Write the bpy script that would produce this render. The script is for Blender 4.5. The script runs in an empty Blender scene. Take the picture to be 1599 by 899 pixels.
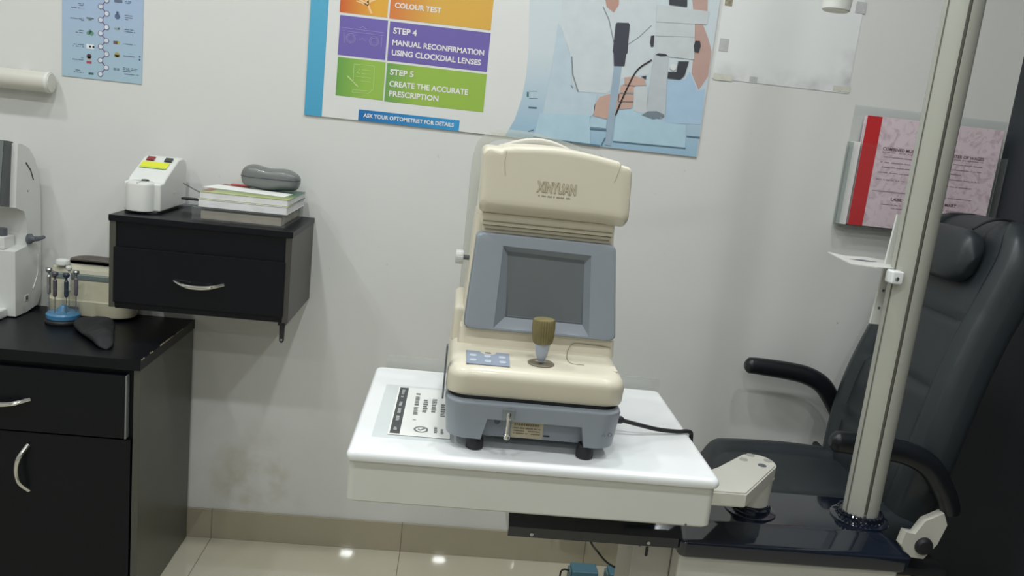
import bpy, bmesh, math, random
from mathutils import Vector, Matrix, noise
SC = bpy.context.scene
COL = SC.collection
# ------------------------------------------------------------------ camera
cam = bpy.data.objects.new('camera', bpy.data.cameras.new('camera'))
COL.objects.link(cam)
R2 = Vector((0.99275469, -0.05331478, 0.10768314)); U2 = Vector((-0.09485034, 0.20246075, 0.97468613)); FW = Vector((0.07376679, 0.97783801, -0.19593693))
cam.matrix_world = Matrix(((R2.x, U2.x, -FW.x, 0), (R2.y, U2.y, -FW.y, 0), (R2.z, U2.z, -FW.z, 1.40), (0, 0, 0, 1)))
cam.data.lens = 29.36; cam.data.sensor_width = 36; cam.data.clip_start = 0.05
SC.camera = cam
# ------------------------------------------------------------------ exposure, world
SC.view_settings.view_transform = 'Standard'; SC.view_settings.look = 'None'
SC.view_settings.exposure = -0.58; SC.view_settings.gamma = 1.0; SC.view_settings.use_curve_mapping = False
LAMP_W = {-2.28: 8.0, -0.90: 6.0, 0.48: 10.0, 1.55: 11.0}     # watts of each ceiling downlight, by row
LAMP_C = (0.955, 1.0, 1.02)
wd = bpy.data.worlds.new('world'); SC.world = wd; wd.use_nodes = True
wd.node_tree.nodes['Background'].inputs[0].default_value = (0.8, 0.85, 0.9, 1); wd.node_tree.nodes['Background'].inputs[1].default_value = 0.3

# ------------------------------------------------------------------ materials
def lin(c):
    c = c / 255.0
    return c / 12.92 if c <= 0.04045 else ((c + 0.055) / 1.055) ** 2.4
def rgb(r, g, b): return (lin(r), lin(g), lin(b), 1)
def mat(name, c, rough=0.5, metal=0.0, var=0.06, scale=9.0, bump=0.0, bscale=300.0, spec=0.5, coat=0.0, emis=0.0):
    m = bpy.data.materials.new(name); m.use_nodes = True
    nt = m.node_tree; b = nt.nodes['Principled BSDF']
    col = rgb(*c)
    tc = nt.nodes.new('ShaderNodeTexCoord')
    if var:
        nz = nt.nodes.new('ShaderNodeTexNoise'); nz.inputs['Scale'].default_value = scale; nz.inputs['Detail'].default_value = 4
        nt.links.new(tc.outputs['Object'], nz.inputs['Vector'])
        rp = nt.nodes.new('ShaderNodeValToRGB')
        rp.color_ramp.elements[0].position = 0.3; rp.color_ramp.elements[1].position = 0.7
        rp.color_ramp.elements[0].color = tuple(x * (1 - var) for x in col[:3]) + (1,)
        rp.color_ramp.elements[1].color = tuple(min(1, x * (1 + var)) for x in col[:3]) + (1,)
        nt.links.new(nz.outputs['Fac'], rp.inputs['Fac']); nt.links.new(rp.outputs['Color'], b.inputs['Base Color'])
    else: b.inputs['Base Color'].default_value = col
    b.inputs['Roughness'].default_value = rough; b.inputs['Metallic'].default_value = metal
    b.inputs['Specular IOR Level'].default_value = spec; b.inputs['Coat Weight'].default_value = coat
    if bump:
        n2 = nt.nodes.new('ShaderNodeTexNoise'); n2.inputs['Scale'].default_value = bscale; n2.inputs['Detail'].default_value = 3
        bp = nt.nodes.new('ShaderNodeBump'); bp.inputs['Strength'].default_value = bump; bp.inputs['Distance'].default_value = 0.002
        nt.links.new(tc.outputs['Object'], n2.inputs['Vector']); nt.links.new(n2.outputs['Fac'], bp.inputs['Height']); nt.links.new(bp.outputs['Normal'], b.inputs['Normal'])
    if emis:
        b.inputs['Emission Color'].default_value = col; b.inputs['Emission Strength'].default_value = emis
    return m
def gradmat(name, ca, cb, axis, lo, hi, rough=0.4):
    """printed two-colour blend along one world axis of the object"""
    m = bpy.data.materials.new(name); m.use_nodes = True
    nt = m.node_tree; b = nt.nodes['Principled BSDF']
    tc = nt.nodes.new('ShaderNodeTexCoord'); sp = nt.nodes.new('ShaderNodeSeparateXYZ'); mr = nt.nodes.new('ShaderNodeMapRange'); rp = nt.nodes.new('ShaderNodeValToRGB')
    nt.links.new(tc.outputs['Generated'], sp.inputs[0]); nt.links.new(sp.outputs[axis], mr.inputs['Value'])
    mr.inputs['From Min'].default_value = lo; mr.inputs['From Max'].default_value = hi
    rp.color_ramp.elements[0].color = rgb(*ca); rp.color_ramp.elements[1].color = rgb(*cb)
    nt.links.new(mr.outputs['Result'], rp.inputs['Fac']); nt.links.new(rp.outputs['Color'], b.inputs['Base Color'])
    b.inputs['Roughness'].default_value = rough
    return m
def clear(name, tint=(252, 253, 253), gloss=0.04, rough=0.08, haze=0.03):
    """clear acrylic: mostly see-through with a soft sheen"""
    m = bpy.data.materials.new(name); m.use_nodes = True
    nt = m.node_tree; nt.nodes.clear()
    out = nt.nodes.new('ShaderNodeOutputMaterial'); tr = nt.nodes.new('ShaderNodeBsdfTransparent'); gl = nt.nodes.new('ShaderNodeBsdfGlossy'); df = nt.nodes.new('ShaderNodeBsdfDiffuse')
    tr.inputs[0].default_value = rgb(*tint); gl.inputs['Roughness'].default_value = rough; df.inputs[0].default_value = rgb(215, 218, 215)
    m1 = nt.nodes.new('ShaderNodeMixShader'); m1.inputs[0].default_value = haze
    m2 = nt.nodes.new('ShaderNodeMixShader'); m2.inputs[0].default_value = gloss
    nt.links.new(tr.outputs[0], m1.inputs[1]); nt.links.new(df.outputs[0], m1.inputs[2])
    nt.links.new(m1.outputs[0], m2.inputs[1]); nt.links.new(gl.outputs[0], m2.inputs[2]); nt.links.new(m2.outputs[0], out.inputs[0])
    return m
def wallmat():
    m = mat('wall_paint', (214, 214, 210), 0.75, var=0.02, scale=2.0, bump=0.05, bscale=60)
    nt = m.node_tree; b = nt.nodes['Principled BSDF']; src = b.inputs['Base Color'].links[0].from_socket
    tc = nt.nodes.new('ShaderNodeTexCoord')
    def blot(sc, lo, hi, colr, amt, prev):
        nz = nt.nodes.new('ShaderNodeTexNoise'); nz.inputs['Scale'].default_value = sc; nz.inputs['Detail'].default_value = 6
        mr = nt.nodes.new('ShaderNodeMapRange'); mr.inputs['From Min'].default_value = lo; mr.inputs['From Max'].default_value = hi; mr.inputs['To Max'].default_value = amt
        mx = nt.nodes.new('ShaderNodeMixRGB'); mx.inputs[2].default_value = rgb(*colr)
        nt.links.new(tc.outputs['Object'], nz.inputs['Vector']); nt.links.new(nz.outputs['Fac'], mr.inputs['Value']); nt.links.new(mr.outputs['Result'], mx.inputs[0]); nt.links.new(prev, mx.inputs[1])
        return mx.outputs[0]
    o = blot(38, 0.72, 0.80, (150, 148, 142), 0.5, src)
    # scuffed, yellowed spot low on the wall next to the cabinet
    sp = nt.nodes.new('ShaderNodeVectorMath'); sp.operation = 'SUBTRACT'; geo = nt.nodes.new('ShaderNodeNewGeometry')
    sp.inputs[1].default_value = (-0.56, 2.5, 0.20); nt.links.new(geo.outputs['Position'], sp.inputs[0])
    ln = nt.nodes.new('ShaderNodeVectorMath'); ln.operation = 'LENGTH'; nt.links.new(sp.outputs[0], ln.inputs[0])
    nz = nt.nodes.new('ShaderNodeTexNoise'); nz.inputs['Scale'].default_value = 14; nz.inputs['Detail'].default_value = 5; nt.links.new(tc.outputs['Object'], nz.inputs['Vector'])
    mr = nt.nodes.new('ShaderNodeMapRange'); mr.inputs['From Min'].default_value = 0.02; mr.inputs['From Max'].default_value = 0.22; mr.inputs['To Min'].default_value = 1; mr.inputs['To Max'].default_value = 0
    nt.links.new(ln.outputs['Value'], mr.inputs['Value'])
    mu = nt.nodes.new('ShaderNodeMath'); mu.operation = 'MULTIPLY'; nt.links.new(mr.outputs['Result'], mu.inputs[0])
    m2 = nt.nodes.new('ShaderNodeMapRange'); m2.inputs['From Min'].default_value = 0.42; m2.inputs['From Max'].default_value = 0.68; m2.inputs['To Max'].default_value = 0.55
    nt.links.new(nz.outputs['Fac'], m2.inputs['Value']); nt.links.new(m2.outputs['Result'], mu.inputs[1])
    mx = nt.nodes.new('ShaderNodeMixRGB'); mx.inputs[2].default_value = rgb(170, 160, 128); nt.links.new(mu.outputs[0], mx.inputs[0]); nt.links.new(o, mx.inputs[1])
    nt.links.new(mx.outputs[0], b.inputs['Base Color'])
    return m
def tilemat(name, c, grout, size, offx, offy, axes, rough):
    m = bpy.data.materials.new(name); m.use_nodes = True
    nt = m.node_tree; b = nt.nodes['Principled BSDF']
    geo = nt.nodes.new('ShaderNodeNewGeometry'); sp = nt.nodes.new('ShaderNodeSeparateXYZ'); nt.links.new(geo.outputs['Position'], sp.inputs[0])
    fac = None
    for ax, off in ((axes[0], offx), (axes[1], offy)):
        if off is None: continue
        a = nt.nodes.new('ShaderNodeMath'); a.operation = 'SUBTRACT'; a.inputs[1].default_value = off; nt.links.new(sp.outputs[ax], a.inputs[0])
        p = nt.nodes.new('ShaderNodeMath'); p.operation = 'PINGPONG'; p.inputs[1].default_value = size / 2; nt.links.new(a.outputs[0], p.inputs[0])
        l = nt.nodes.new('ShaderNodeMath'); l.operation = 'LESS_THAN'; l.inputs[1].default_value = 0.0016; nt.links.new(p.outputs[0], l.inputs[0])
        if fac is None: fac = l.outputs[0]
        else:
            mx = nt.nodes.new('ShaderNodeMath'); mx.operation = 'MAXIMUM'; nt.links.new(fac, mx.inputs[0]); nt.links.new(l.outputs[0], mx.inputs[1]); fac = mx.outputs[0]
    nz = nt.nodes.new('ShaderNodeTexNoise'); nz.inputs['Scale'].default_value = 3; nz.inputs['Detail'].default_value = 5; nt.links.new(geo.outputs['Position'], nz.inputs['Vector'])
    rp = nt.nodes.new('ShaderNodeValToRGB'); col = rgb(*c)
    rp.color_ramp.elements[0].color = tuple(x * 0.93 for x in col[:3]) + (1,); rp.color_ramp.elements[1].color = tuple(min(1, x * 1.07) for x in col[:3]) + (1,)
    nt.links.new(nz.outputs['Fac'], rp.inputs['Fac'])
    mc = nt.nodes.new('ShaderNodeMixRGB'); nt.links.new(fac, mc.inputs[0]); nt.links.new(rp.outputs[0], mc.inputs[1]); mc.inputs[2].default_value = rgb(*grout)
    nt.links.new(mc.outputs[0], b.inputs['Base Color']); b.inputs['Roughness'].default_value = rough; b.inputs['Specular IOR Level'].default_value = 1.0; b.inputs['Coat Weight'].default_value = 0.7; b.inputs['Coat Roughness'].default_value = 0.02
    return m
M = {}
M['wall'] = wallmat()
M['ceiling'] = mat('ceiling_paint', (235, 235, 232), 0.8, var=0.02)
M['floor'] = tilemat('floor_tile', (192, 186, 166), (142, 134, 118), 0.6, -0.08, 2.12, ('X', 'Y'), 0.03)
M['skirt'] = tilemat('skirting_tile', (158, 150, 128), (118, 110, 92), 0.6, -0.08, None, ('X', 'Z'), 0.03)
M['blackwall'] = mat('dark_laminate_panel', (44, 48, 54), 0.55, var=0.08, scale=3)
M['blackwood'] = mat('black_laminate', (11, 13, 19), 0.38, var=0.08, scale=5, bump=0.06, bscale=120, spec=.25)
M['sidewood_sheen'] = mat('black_laminate_floor_sheen', (74, 75, 67), 0.35, var=0.08, scale=5, bump=0.06, bscale=120)  # black laminate lightened: the floor's reflection is painted into its colour
M['chip'] = mat('chipped_board_edge', (150, 140, 118), 0.8, var=0.3, scale=60)
M['chrome'] = mat('chrome', (225, 225, 222), 0.16, 1.0, var=0.02)
M['steel'] = mat('brushed_steel', (180, 182, 184), 0.32, 1.0, var=0.05)
M['cream'] = mat('cream_plastic', (215, 208, 188), 0.34, var=0.03, scale=5, coat=0.15)
M['cream2'] = mat('cream_plastic_seam', (150, 143, 122), 0.5, var=0.03)
M['grey'] = mat('blue_grey_plastic', (139, 146, 154), 0.36, var=0.03, scale=6)
M['greyd'] = mat('dark_grey_plastic', (92, 97, 104), 0.45, var=0.04)
M['black'] = mat('black_rubber', (30, 31, 34), 0.5, var=0.1)
M['blackg'] = mat('gloss_black_paint', (18, 25, 38), 0.10, var=0.06, coat=0.6, bump=0.02, bscale=40)
M['white'] = mat('white_plastic', (216, 217, 212), 0.35, var=0.02)
M['whiteg'] = mat('white_gloss_laminate', (236, 238, 238), 0.22, var=0.015, coat=0.2)
M['offwhite'] = mat('offwhite_paint', (205, 203, 192), 0.4, var=0.03)
M['metalwhite'] = mat('offwhite_anodised_metal', (178, 178, 168), 0.42, 0.15, var=0.04, scale=4)
M['metaldk'] = mat('groove_shade_metal', (120, 118, 110), 0.5, 0.25, var=0.05)  # darker tone for the shade painted into the pole grooves
M['leather'] = mat('black_leatherette', (40, 46, 50), 0.42, var=0.07, scale=8, bump=0.12, bscale=260)
M['leatherd'] = mat('black_leatherette_seam', (22, 24, 27), 0.6, var=0.05)
M['armrest'] = mat('black_armrest_plastic', (21, 24, 29), 0.33, var=0.06)
M['glass'] = mat('dark_screen_glass', (100, 106, 107), 0.34, var=0.10, scale=3)
M['amber'] = mat('olive_ribbed_grip', (122, 112, 76), 0.35, var=0.18, scale=40)
M['clear'] = clear('clear_acrylic')
M['clearfront'] = clear('clear_thin_acrylic', (255, 255, 255), 0.015, 0.1, 0.01)
M['cleardk'] = clear('smoky_clear_plastic', (232, 236, 236), 0.08, 0.1, 0.08)
M['frost'] = clear('frosted_plastic', (248, 248, 244), 0.05, 0.25, 0.18)
M['paper'] = mat('white_paper', (232, 232, 228), 0.6, var=0.02)
M['pages'] = mat('book_pages', (214, 214, 214), 0.8, var=0.08, scale=30)
M['ink'] = mat('dark_ink', (70, 72, 74), 0.6, var=0.05)
M['inkl'] = mat('grey_ink', (122, 122, 120), 0.6, var=0.05)
M['redink'] = mat('red_binding', (196, 44, 48), 0.5, var=0.06)

# ------------------------------------------------------------------ mesh helpers
def V(*a): return Vector(a)
def flat(bm, ang=32):
    for f in bm.faces: f.smooth = True
    for e in bm.edges:
        if len(e.link_faces) == 2:
            try: e.smooth = e.calc_face_angle() < math.radians(ang)
            except ValueError: e.smooth = False
        else: e.smooth = False
ORG = {}
def obj(name, bm, m, parent=None, ang=32, fix=True, wn=True):
    if fix: bmesh.ops.recalc_face_normals(bm, faces=bm.faces[:])
    flat(bm, ang)
    if parent is not None: org = ORG[parent.name]
    else:
        xs = [v.co.x for v in bm.verts]; ys = [v.co.y for v in bm.verts]; zs = [v.co.z for v in bm.verts]
        org = V((min(xs) + max(xs)) / 2, (min(ys) + max(ys)) / 2, min(zs))
    bmesh.ops.translate(bm, verts=bm.verts[:], vec=-org)
    me = bpy.data.meshes.new(name); bm.to_mesh(me); bm.free()
    for mm in (m if isinstance(m, (list, tuple)) else [m]): me.materials.append(mm)
    o = bpy.data.objects.new(name, me); COL.objects.link(o)
    if wn:
        md = o.modifiers.new('weighted_normal', 'WEIGHTED_NORMAL'); md.keep_sharp = True; md.weight = 80
    if parent is not None: o.parent = parent
    else: o.location = org
    ORG[o.name] = org.copy()
    return o
def tag(o, label, cat, group=None):
    o['label'] = label; o['category'] = cat
    if group: o['group'] = group
    return o
def thing(name, label, cat, loc, group=None):
    o = bpy.data.objects.new(name, None); COL.objects.link(o); o.location = loc; o.empty_display_size = 0.05
    ORG[o.name] = V(*loc)
    return tag(o, label, cat, group)
def struct(name, bm, m):
    o = obj(name, bm, m); o['kind'] = 'structure'; return o
def box(x0, x1, y0, y1, z0, z1, bev=0.0, seg=2, bm=None):
    b = bmesh.new()
    bmesh.ops.create_cube(b, size=1)
    for v in b.verts: v.co = V((x0 + x1) / 2 + v.co.x * (x1 - x0), (y0 + y1) / 2 + v.co.y * (y1 - y0), (z0 + z1) / 2 + v.co.z * (z1 - z0))
    if bev: bmesh.ops.bevel(b, geom=b.edges[:], offset=bev, segments=seg, profile=0.5, affect='EDGES')
    return merge(bm, b)
def merge(bm, b):
    if bm is None: return b
    me = bpy.data.meshes.new('t'); b.to_mesh(me); b.free(); bm.from_mesh(me); bpy.data.meshes.remove(me)
    return bm
def loft(rings, cap=True, close=True, bm=None, loop=False):
    b = bm or bmesh.new()
    vs = [[b.verts.new(p) for p in r] for r in rings]
    n = len(rings[0])
    rng = range(len(vs)) if loop else range(len(vs) - 1)
    for i in rng:
        A, B = vs[i], vs[(i + 1) % len(vs)]
        for k in range(n if close else n - 1):
            b.faces.new((A[k], A[(k + 1) % n], B[(k + 1) % n], B[k]))
    if cap and not loop:
        b.faces.new(list(reversed(vs[0]))); b.faces.new(vs[-1])
    return b
def prism(poly, fn, d0, d1, bm=None, bev=0.0):
    """poly of 2-tuples, fn(u, v, d) -> Vector; extruded from d0 to d1"""
    b = bmesh.new()
    loft([[fn(u, v, d0) for u, v in poly], [fn(u, v, d1) for u, v in poly]], bm=b)
    if bev: bmesh.ops.bevel(b, geom=b.edges[:], offset=bev, segments=2, profile=0.5, affect='EDGES')
    b.normal_update()
    bmesh.ops.triangulate(b, faces=[f for f in b.faces if len(f.verts) > 4])
    return merge(bm, b)
def fXZ(u, v, d): return V(u, d, v)
def fXY(u, v, d): return V(u, v, d)
def fYZ(u, v, d): return V(d, u, v)
def rr(x0, x1, y0, y1, r, n=6):
    pts = []
    for cx, cy, a0 in ((x1 - r, y1 - r, 0), (x0 + r, y1 - r, 90), (x0 + r, y0 + r, 180), (x1 - r, y0 + r, 270)):
        for k in range(n + 1):
            a = math.radians(a0 + 90 * k / n); pts.append((cx + r * math.cos(a), cy + r * math.sin(a)))
    return pts
def frame_of(t):
    t = t.normalized(); a = V(0, 0, 1) if abs(t.z) < 0.9 else V(1, 0, 0)
    n = t.cross(a).normalized(); return n, t.cross(n).normalized()
def tube(pts, r, seg=10, bm=None, sq=None):
    pts = [V(*p) for p in pts]; rings = []
    n0 = None
    for i, p in enumerate(pts):
        t = (pts[min(i + 1, len(pts) - 1)] - pts[max(i - 1, 0)]).normalized()
        if n0 is None: n0, _ = frame_of(t)
        n0 = (n0 - t * n0.dot(t)).normalized(); b0 = t.cross(n0)
        ri = r[i] if isinstance(r, (list, tuple)) else r
        k2 = sq or 1.0
        rings.append([p + n0 * (ri * math.cos(2 * math.pi * k / seg)) + b0 * (ri * k2 * math.sin(2 * math.pi * k / seg)) for k in range(seg)])
    return loft(rings, bm=bm)
def cr(pts, n=8):
    P = [V(*p) for p in pts]; P = [P[0] * 2 - P[1]] + P + [P[-1] * 2 - P[-2]]; out = []
    for i in range(1, len(P) - 2):
        a, b, c, d = P[i - 1:i + 3]
        for k in range(n):
            t = k / n
            out.append(0.5 * ((2 * b) + (c - a) * t + (2 * a - 5 * b + 4 * c - d) * t * t + (3 * b - a - 3 * c + d) * t ** 3))
    out.append(P[-2]); return out
def lathe(prof, c, ax=(0, 0, 1), seg=24, bm=None, rib=None):
    """prof: list of (radius, distance along axis)"""
    ax = V(*ax).normalized(); n, b0 = frame_of(ax); c = V(*c); rings = []
    for r, h in prof:
        ring = []
        for k in range(seg):
            a = 2 * math.pi * k / seg; q = max(r, 1e-4)
            if rib and r > rib[0]: q *= 1 + rib[1] * (k % 2)
            ring.append(c + ax * h + n * (q * math.cos(a)) + b0 * (q * math.sin(a)))
        rings.append(ring)
    return loft(rings, bm=bm)
def xf(bm, mtx):
    bmesh.ops.transform(bm, matrix=mtx, verts=bm.verts[:]); return bm
def cut(bm, *cutters):
    def mk(b):
        bmesh.ops.recalc_face_normals(b, faces=b.faces[:])
        me = bpy.data.meshes.new('t'); b.to_mesh(me); b.free(); o = bpy.data.objects.new('t', me); COL.objects.link(o); return o
    a = mk(bm); cs = [mk(c) for c in cutters]
    for c in cs:
        md = a.modifiers.new('b', 'BOOLEAN'); md.operation = 'DIFFERENCE'; md.object = c; md.solver = 'EXACT'
    dg = bpy.context.evaluated_depsgraph_get(); me = bpy.data.meshes.new_from_object(a.evaluated_get(dg))
    out = bmesh.new(); out.from_mesh(me)
    for o in [a] + cs: bpy.data.objects.remove(o)
    return out
FONT_CACHE = {}
def text_bm(s, w, h, org, ux, uz, thick=0.0, bold=0.0):
    """letters fitted to width w and height h, origin bottom-left at org, along ux / uz"""
    cu = bpy.data.curves.new('t', 'FONT'); cu.body = s; cu.size = 1; cu.offset = bold; cu.resolution_u = 3
    o = bpy.data.objects.new('t', cu); COL.objects.link(o)
    dg = bpy.context.evaluated_depsgraph_get(); me = bpy.data.meshes.new_from_object(o.evaluated_get(dg))
    b = bmesh.new(); b.from_mesh(me); bpy.data.objects.remove(o); bpy.data.meshes.remove(me)
    x0 = min(v.co.x for v in b.verts); x1 = max(v.co.x for v in b.verts); y0 = min(v.co.y for v in b.verts); y1 = max(v.co.y for v in b.verts)
    ux = V(*ux); uz = V(*uz); nn = ux.cross(uz)
    if thick:
        r = bmesh.ops.extrude_face_region(b, geom=b.faces[:])
        for v in [g for g in r['geom'] if isinstance(g, bmesh.types.BMVert)]: v.co.z = 1.0
    for v in b.verts: v.co = V(*org) + ux * ((v.co.x - x0) / (x1 - x0) * w) + uz * ((v.co.y - y0) / (y1 - y0) * h) + nn * (v.co.z * thick)
    return b
def wall_text(s, BL, BR, TL, y, bold=0.028, bm=None):
    return merge(bm, text_bm(s, BR[0] - BL[0], TL[1] - BL[1], (BL[0], y, (BL[1] + BR[1]) / 2), (1, 0, 0), (0, 0, 1), bold=bold))
def flatpoly(poly, y, bm=None, t=0.0003):
    return prism(poly, fXZ, y, y + t, bm=bm)
def stroke(pts, w, y, bm=None, t=0.0003, closed=False):
    """thin printed line in the wall plane"""
    b = bm or bmesh.new(); n = len(pts)
    for i in range(n if closed else n - 1):
        a = Vector(pts[i]); c = Vector(pts[(i + 1) % n]); d = (c - a)
        if d.length < 1e-6: continue
        p = Vector((-d.y, d.x)).normalized() * w / 2; e = d.normalized() * w * 0.3
        b = flatpoly([tuple(a - e + p), tuple(a - e - p), tuple(c + e - p), tuple(c + e + p)], y, bm=b, t=t)
    return b
def circ(c, r, n=20): return [(c[0] + r * math.cos(2 * math.pi * k / n), c[1] + r * math.sin(2 * math.pi * k / n)) for k in range(n)]
def glyphs(a, b, h, y, rnd, bm=None, w=0.6):
    """a row of unreadable tiny letters between two points of the wall plane"""
    L = b[0] - a[0]; x = 0
    while x < L:
        ww = h * rnd.uniform(0.35, 0.9) * w * 2
        if rnd.random() < 0.84 and x + ww <= L + h:
            z = a[1] + (b[1] - a[1]) * x / L
            bm = flatpoly([(a[0] + x, z), (a[0] + min(x + ww, L), z), (a[0] + min(x + ww, L), z + h * rnd.uniform(0.7, 1)), (a[0] + x, z + h * rnd.uniform(0.7, 1))], y, bm=bm)
        x += ww + h * 0.22
    return bm

# ------------------------------------------------------------------ room
XL, XR, YB, YF, ZC = -2.7, 1.638, 2.5, -3.2, 2.75
struct('floor', box(XL - .1, XR + .1, YF - .1, YB + .1, -0.1, 0), M['floor'])
struct('ceiling', box(XL - .1, XR + .1, YF - .1, YB + .1, ZC, ZC + .1), M['ceiling'])
struct('wall_back', box(XL - .1, XR + .1, YB, YB + .1, 0, ZC), M['wall'])
struct('wall_left', box(XL - .1, XL, YF, YB, 0, ZC), M['wall'])
struct('wall_front', box(XL - .1, XR + .1, YF - .1, YF, 0, ZC), M['wall'])
struct('wall_right', box(XR, XR + .1, YF, YB, 0, ZC), M['blackwall'])
struct('baseboard_back', box(XL, XR, YB - .010, YB, 0, 0.098, 0.0015), M['skirt'])
gl_ = mat('lamp_diffuser', (255, 250, 240), 0.5, var=0, emis=7)
for ix, lx in enumerate((-1.60, -0.73, 0.14, 0.90)):
    for ly in (-2.28, -0.90, 0.48, 1.55):
        if ly < -2 and lx < -1: continue          # lamp left out so its spot does not show on the floor
        t = thing('ceiling_downlight', 'round recessed white downlight set flush in the ceiling', 'ceiling light', (lx, ly, ZC - 0.012), 'downlights in the ceiling')
        obj('trim_ring', loft([[V(lx + r * math.cos(a * math.pi / 16), ly + r * math.sin(a * math.pi / 16), z) for a in range(32)] for r, z in ((.095, ZC), (.095, ZC - .008), (.08, ZC - .012), (.074, ZC - .004), (.074, ZC))], cap=False), M['white'], t)
        obj('diffuser', lathe([(.073, 0), (.073, .004)], (lx, ly, ZC - .006)), gl_, t)
        ld = bpy.data.lights.new('downlight', 'AREA'); ld.shape = 'DISK'; ld.size = 0.115; ld.energy = LAMP_W[ly]; ld.color = LAMP_C
        lo = bpy.data.objects.new('downlight_glow', ld); COL.objects.link(lo); lo.parent = t; lo.location = (0, 0, -0.004)

# ------------------------------------------------------------------ desk (floor cabinet) on the left
DX, DY, DZ = -0.755, 2.066, 0.71
d = thing('desk_cabinet', 'low black laminate floor cabinet with chrome handles, left, below the wall drawer unit', 'cabinet', (-1.3, 2.28, 0))
obj('worktop', box(-1.9, DX, DY, YB - .002, DZ - .028, DZ, 0.0015), M['blackwood'], d)
obj('side_panel', box(DX - .018, DX - .001, DY + .006, YB - .012, 0.0, DZ - .028, 0.001), M['sidewood_sheen'], d)
obj('carcass', box(-1.88, DX - .019, DY + .02, YB - .012, 0.05, DZ - .03, 0.001), M['blackwood'], d)
obj('plinth', box(-1.88, DX - .019, DY + .05, DY + .08, 0.0, 0.05), M['blackwood'], d)
dr = obj('drawer', box(-1.50, DX - .036, DY + .001, DY + .0195, 0.497, DZ - .044, 0.0015), M['blackwood'], d)
obj('lit_drawer_edge', box(DX - .0362, DX - .0325, DY - .0005, DY + .0195, 0.497, DZ - .044, 0.0006), mat('lit_edge_grey', (120, 124, 122), 0.3), d)  # light on the drawer's protruding edge, painted as a paler strip
do = obj('door', box(-1.14, DX - .022, DY + .003, DY + .0195, 0.055, 0.493, 0.0015), M['blackwood'], d)
do2 = obj('door', box(-1.53, -1.143, DY + .003, DY + .0195, 0.055, 0.493, 0.0015), M['blackwood'], d)
def bow(a, b, out, r=0.0055, sag=0.0):
    a = V(*a); b = V(*b); pts = []
    for k in range(17):
        t = k / 16; s = math.sin(math.pi * t)
        pts.append(a.lerp(b, t) + V(0, -out * min(1, s * 1.5), 0) + V(0, 0, -sag * s))
    return tube(pts, [r * (0.9 + .3 * math.sin(math.pi * k / 16)) for k in range(17)], 10)
obj('handle', bow((-1.150, DY + .002, .571), (-1.025, DY + .002, .583), .022, sag=0.006), M['chrome'], dr)
obj('handle', tube([V(-1.030 - .020 * math.sin(math.pi * k / 16), DY + .004 - .022 * min(1, 1.5 * math.sin(math.pi * k / 16)), .335 + .125 * k / 16) for k in range(17)], .006, 10), M['chrome'], do)
chip = bmesh.new(); rnd = random.Random(4)
for k in range(26):
    y = DY + .006 + k * .0122
    if rnd.random() < 0.75: box(DX - rnd.uniform(.001, .0035), DX + .0006, y, y + rnd.uniform(.004, .013), DZ - .002, DZ + .0005, bm=chip)
obj('chipped_edge', chip, M['chip'], d)

# ------------------------------------------------------------------ wall drawer unit
WX0, WX1, WY0, WZ0, WZ1 = -0.884, -0.420, 2.186, 0.808, 1.054
w = thing('wall_drawer_unit', 'black laminate drawer box fixed to the wall above the desk end', 'drawer unit', ((WX0 + WX1) / 2, 2.34, WZ0))
obj('top_panel', box(WX0 - .002, WX1 + .002, WY0 - .003, YB - .001, WZ1 - .016, WZ1, .001), M['blackwood'], w)
obj('side_panel', box(WX0, WX0 + .016, WY0, YB - .001, WZ0 + .002, WZ1 - .016, .001), M['sidewood_sheen'], w)
obj('side_panel', box(WX1 - .016, WX1, WY0, YB - .001, WZ0, WZ1 - .016, .001), mat('brown_grey_laminate_side', (62, 60, 57), 0.4, var=0.12, scale=6), w)  # right panel in a lighter, mottled brownish grey
obj('bottom_panel', box(WX0 + .016, WX1 - .016, WY0 + .002, YB - .001, WZ0, WZ0 + .016, .001), M['blackwood'], w)
obj('back_panel', box(WX0 + .016, WX1 - .016, YB - .02, YB - .001, WZ0 + .016, WZ1 - .016), M['blackwood'], w)
obj('fascia', box(WX0 + .016, WX1 - .016, WY0 + .004, WY0 + .02, WZ1 - .083, WZ1 - .016, .001), M['blackwood'], w)
wd_ = obj('drawer', box(WX0 + .012, WX1 - .014, WY0 - .004, WY0 + .014, WZ0 + .017, WZ1 - .082, .0015), M['blackwood'], w)
obj('handle', bow((-.716, WY0 - .003, .896), (-.590, WY0 - .003, .897), .022, r=.0048, sag=.009), M['chrome'], wd_)
br = box(-.452, -.432, WY0 + .03, YB - .002, WZ0 - .016, WZ0, .001)
prism([(-.447, WZ0 - .016), (-.433, WZ0 - .016), (-.434, WZ0 - .058), (-.438, WZ0 - .064), (-.443, WZ0 - .063), (-.446, WZ0 - .058)], fXZ, WY0 + .03, WY0 + .036, bm=br)
obj('support_bracket', br, M['black'], w)
obj('bracket_screw', lathe([(.003, 0), (.003, .002)], (-.440, WY0 + .0305, WZ0 - .055), (0, -1, 0), 10), M['steel'], w)

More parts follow.
